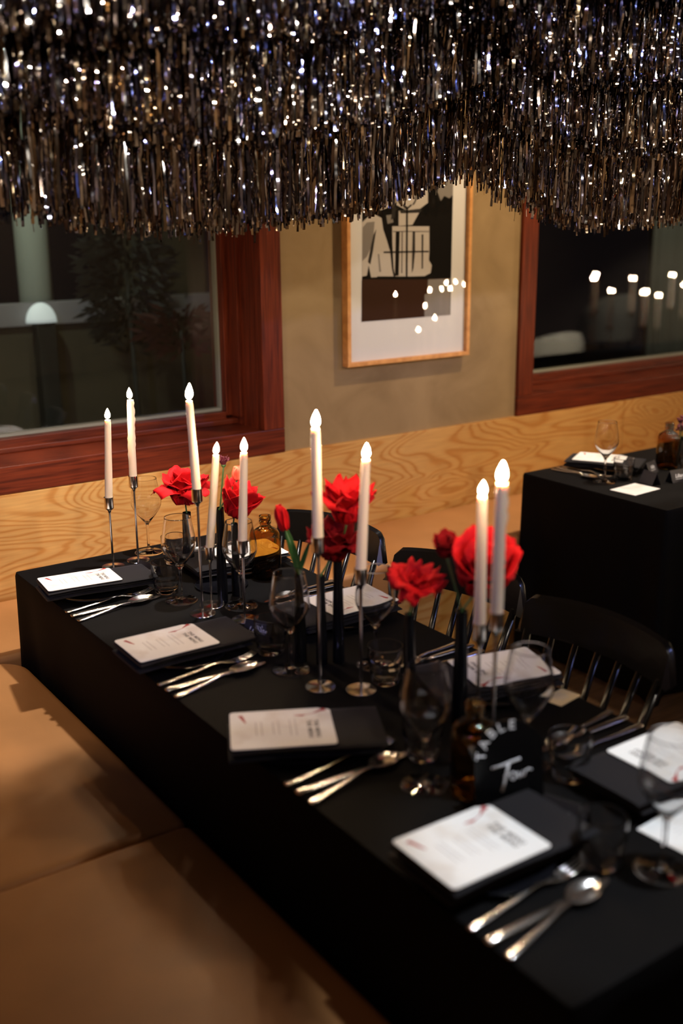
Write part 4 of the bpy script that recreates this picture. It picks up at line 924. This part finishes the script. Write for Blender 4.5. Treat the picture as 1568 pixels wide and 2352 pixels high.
o = from_bm('white_dome', bm, 'glowing_white'); tag(o, 'small bright white dome seen through the left window in front of the column', 'lamp')  # a white dome with emission, not known to be a lamp
bm = bmesh.new(); bx(bm, 1.80, 1.89, 5.20, 5.28, -.1, 1.2515); o = from_bm('garden_bollard', bm, 'shrub', None, False); tag(o, 'dark post carrying the white dome outside the left window', 'post')
bm = bmesh.new(); bx(bm, .6, 1.80, 5.9, 6.0, -.1, 3); o = from_bm('ochre_screen', bm, 'ochre_render', None, False); tag(o, 'ochre wall panel at the left edge beyond the left window', 'panel')
bm = bmesh.new(); bx(bm, 2.35, 3.0, 5.7, 5.8, -.1, 3); o = from_bm('olive_screen', bm, 'olive_render', None, False); tag(o, 'olive brown wall panel beyond the middle of the left window', 'panel')
bm = bmesh.new(); bx(bm, 3.12, 3.42, 5.9, 6.0, 1.3, 3); o = from_bm('blue_screen', bm, 'blue_panel', None, False); tag(o, 'dark blue panel beyond the right edge of the left window', 'panel')
def shrub(x, y, zc, rx, rz, n, m, label, seed):
    rg = random.Random(seed); root = empty('garden_shrub', (x, y, -.1)); bm = bmesh.new()
    for _ in range(n):
        a, e, q = rg.uniform(0, 2*PI), rg.uniform(-1, 1), rg.random()**.4
        c = Vector((rx*q*math.cos(a)*math.sqrt(1-e*e), rx*q*math.sin(a)*math.sqrt(1-e*e)*.5, zc+.1+rz*q*e))
        d = Vector((math.cos(a), .4*math.sin(a), rg.uniform(-.7, .5))).normalized(); s = d.cross(Vector((0, 1, .1))).normalized(); L = rg.uniform(.05, .11)
        v = [bm.verts.new(p) for p in (c, c+d*L*.5+s*.011, c+d*L, c+d*L*.5-s*.011)]; bm.faces.new(v)
    from_bm('foliage', bm, m, root, False)
    bm = bmesh.new(); tube(bm, [(0, 0, 0), (.02, 0, zc*.5), (0, 0, zc+.1)], [.02, .015, .008], 8); from_bm('trunk', bm, 'shrub', root)
    tag(root, label, 'shrub', 'shrubs outside the left window')
shrub(2.22, 5.05, 1.50, .22, .42, 900, 'shrub', 'dark spiky shrub in the middle of the left window', 1)
shrub(2.34, 4.72, 1.22, .20, .12, 200, 'shrub_red', 'low reddish-leaved shrub in front of the dark one outside', 2)
shrub(2.92, 5.1, 1.45, .14, .30, 260, 'shrub', 'thin shrub near the right edge of the left window', 3)
# panels seen beyond the right window
bm = bmesh.new(); v = [bm.verts.new(p) for p in ((5.05, 5.5, 1.72), (5.42, 5.5, 1.42), (5.42, 5.5, 2.0), (5.05, 5.54, 1.72), (5.42, 5.54, 1.42), (5.42, 5.54, 2.0))]
bx(bm, 5.42, 5.45, 5.5, 5.54, -.1, 2.2)
for f in ((0, 1, 2), (5, 4, 3), (0, 3, 4, 1), (1, 4, 5, 2), (2, 5, 3, 0)): bm.faces.new([v[i] for i in f])
o = from_bm('orange_awning', bm, 'orange_panel', None, False); tag(o, 'small triangular orange panel beyond the top of the right window', 'awning')
bm = bmesh.new(); n = 90; rows = []
for k in range(2):
    rows.append([[bm.verts.new((7.95+1.5*i/n, 6.5+.05*math.sin(i*.9)+.02*math.sin(i*2.3)+k*.006, z)) for i in range(n+1)] for z in (-.1, 2.8)])
for k in range(2):
    for i in range(n): bm.faces.new((rows[k][0][i], rows[k][0][i+1], rows[k][1][i+1], rows[k][1][i]))
o = from_bm('outdoor_curtain', bm, 'concrete'); tag(o, 'pale grey curtain in vertical folds beyond the right edge of the right window', 'curtain')
shrub(4.78, 5.3, 1.65, .20, .5, 500, 'shrub', 'dark leafy shrub at the left edge of the right window', 6)
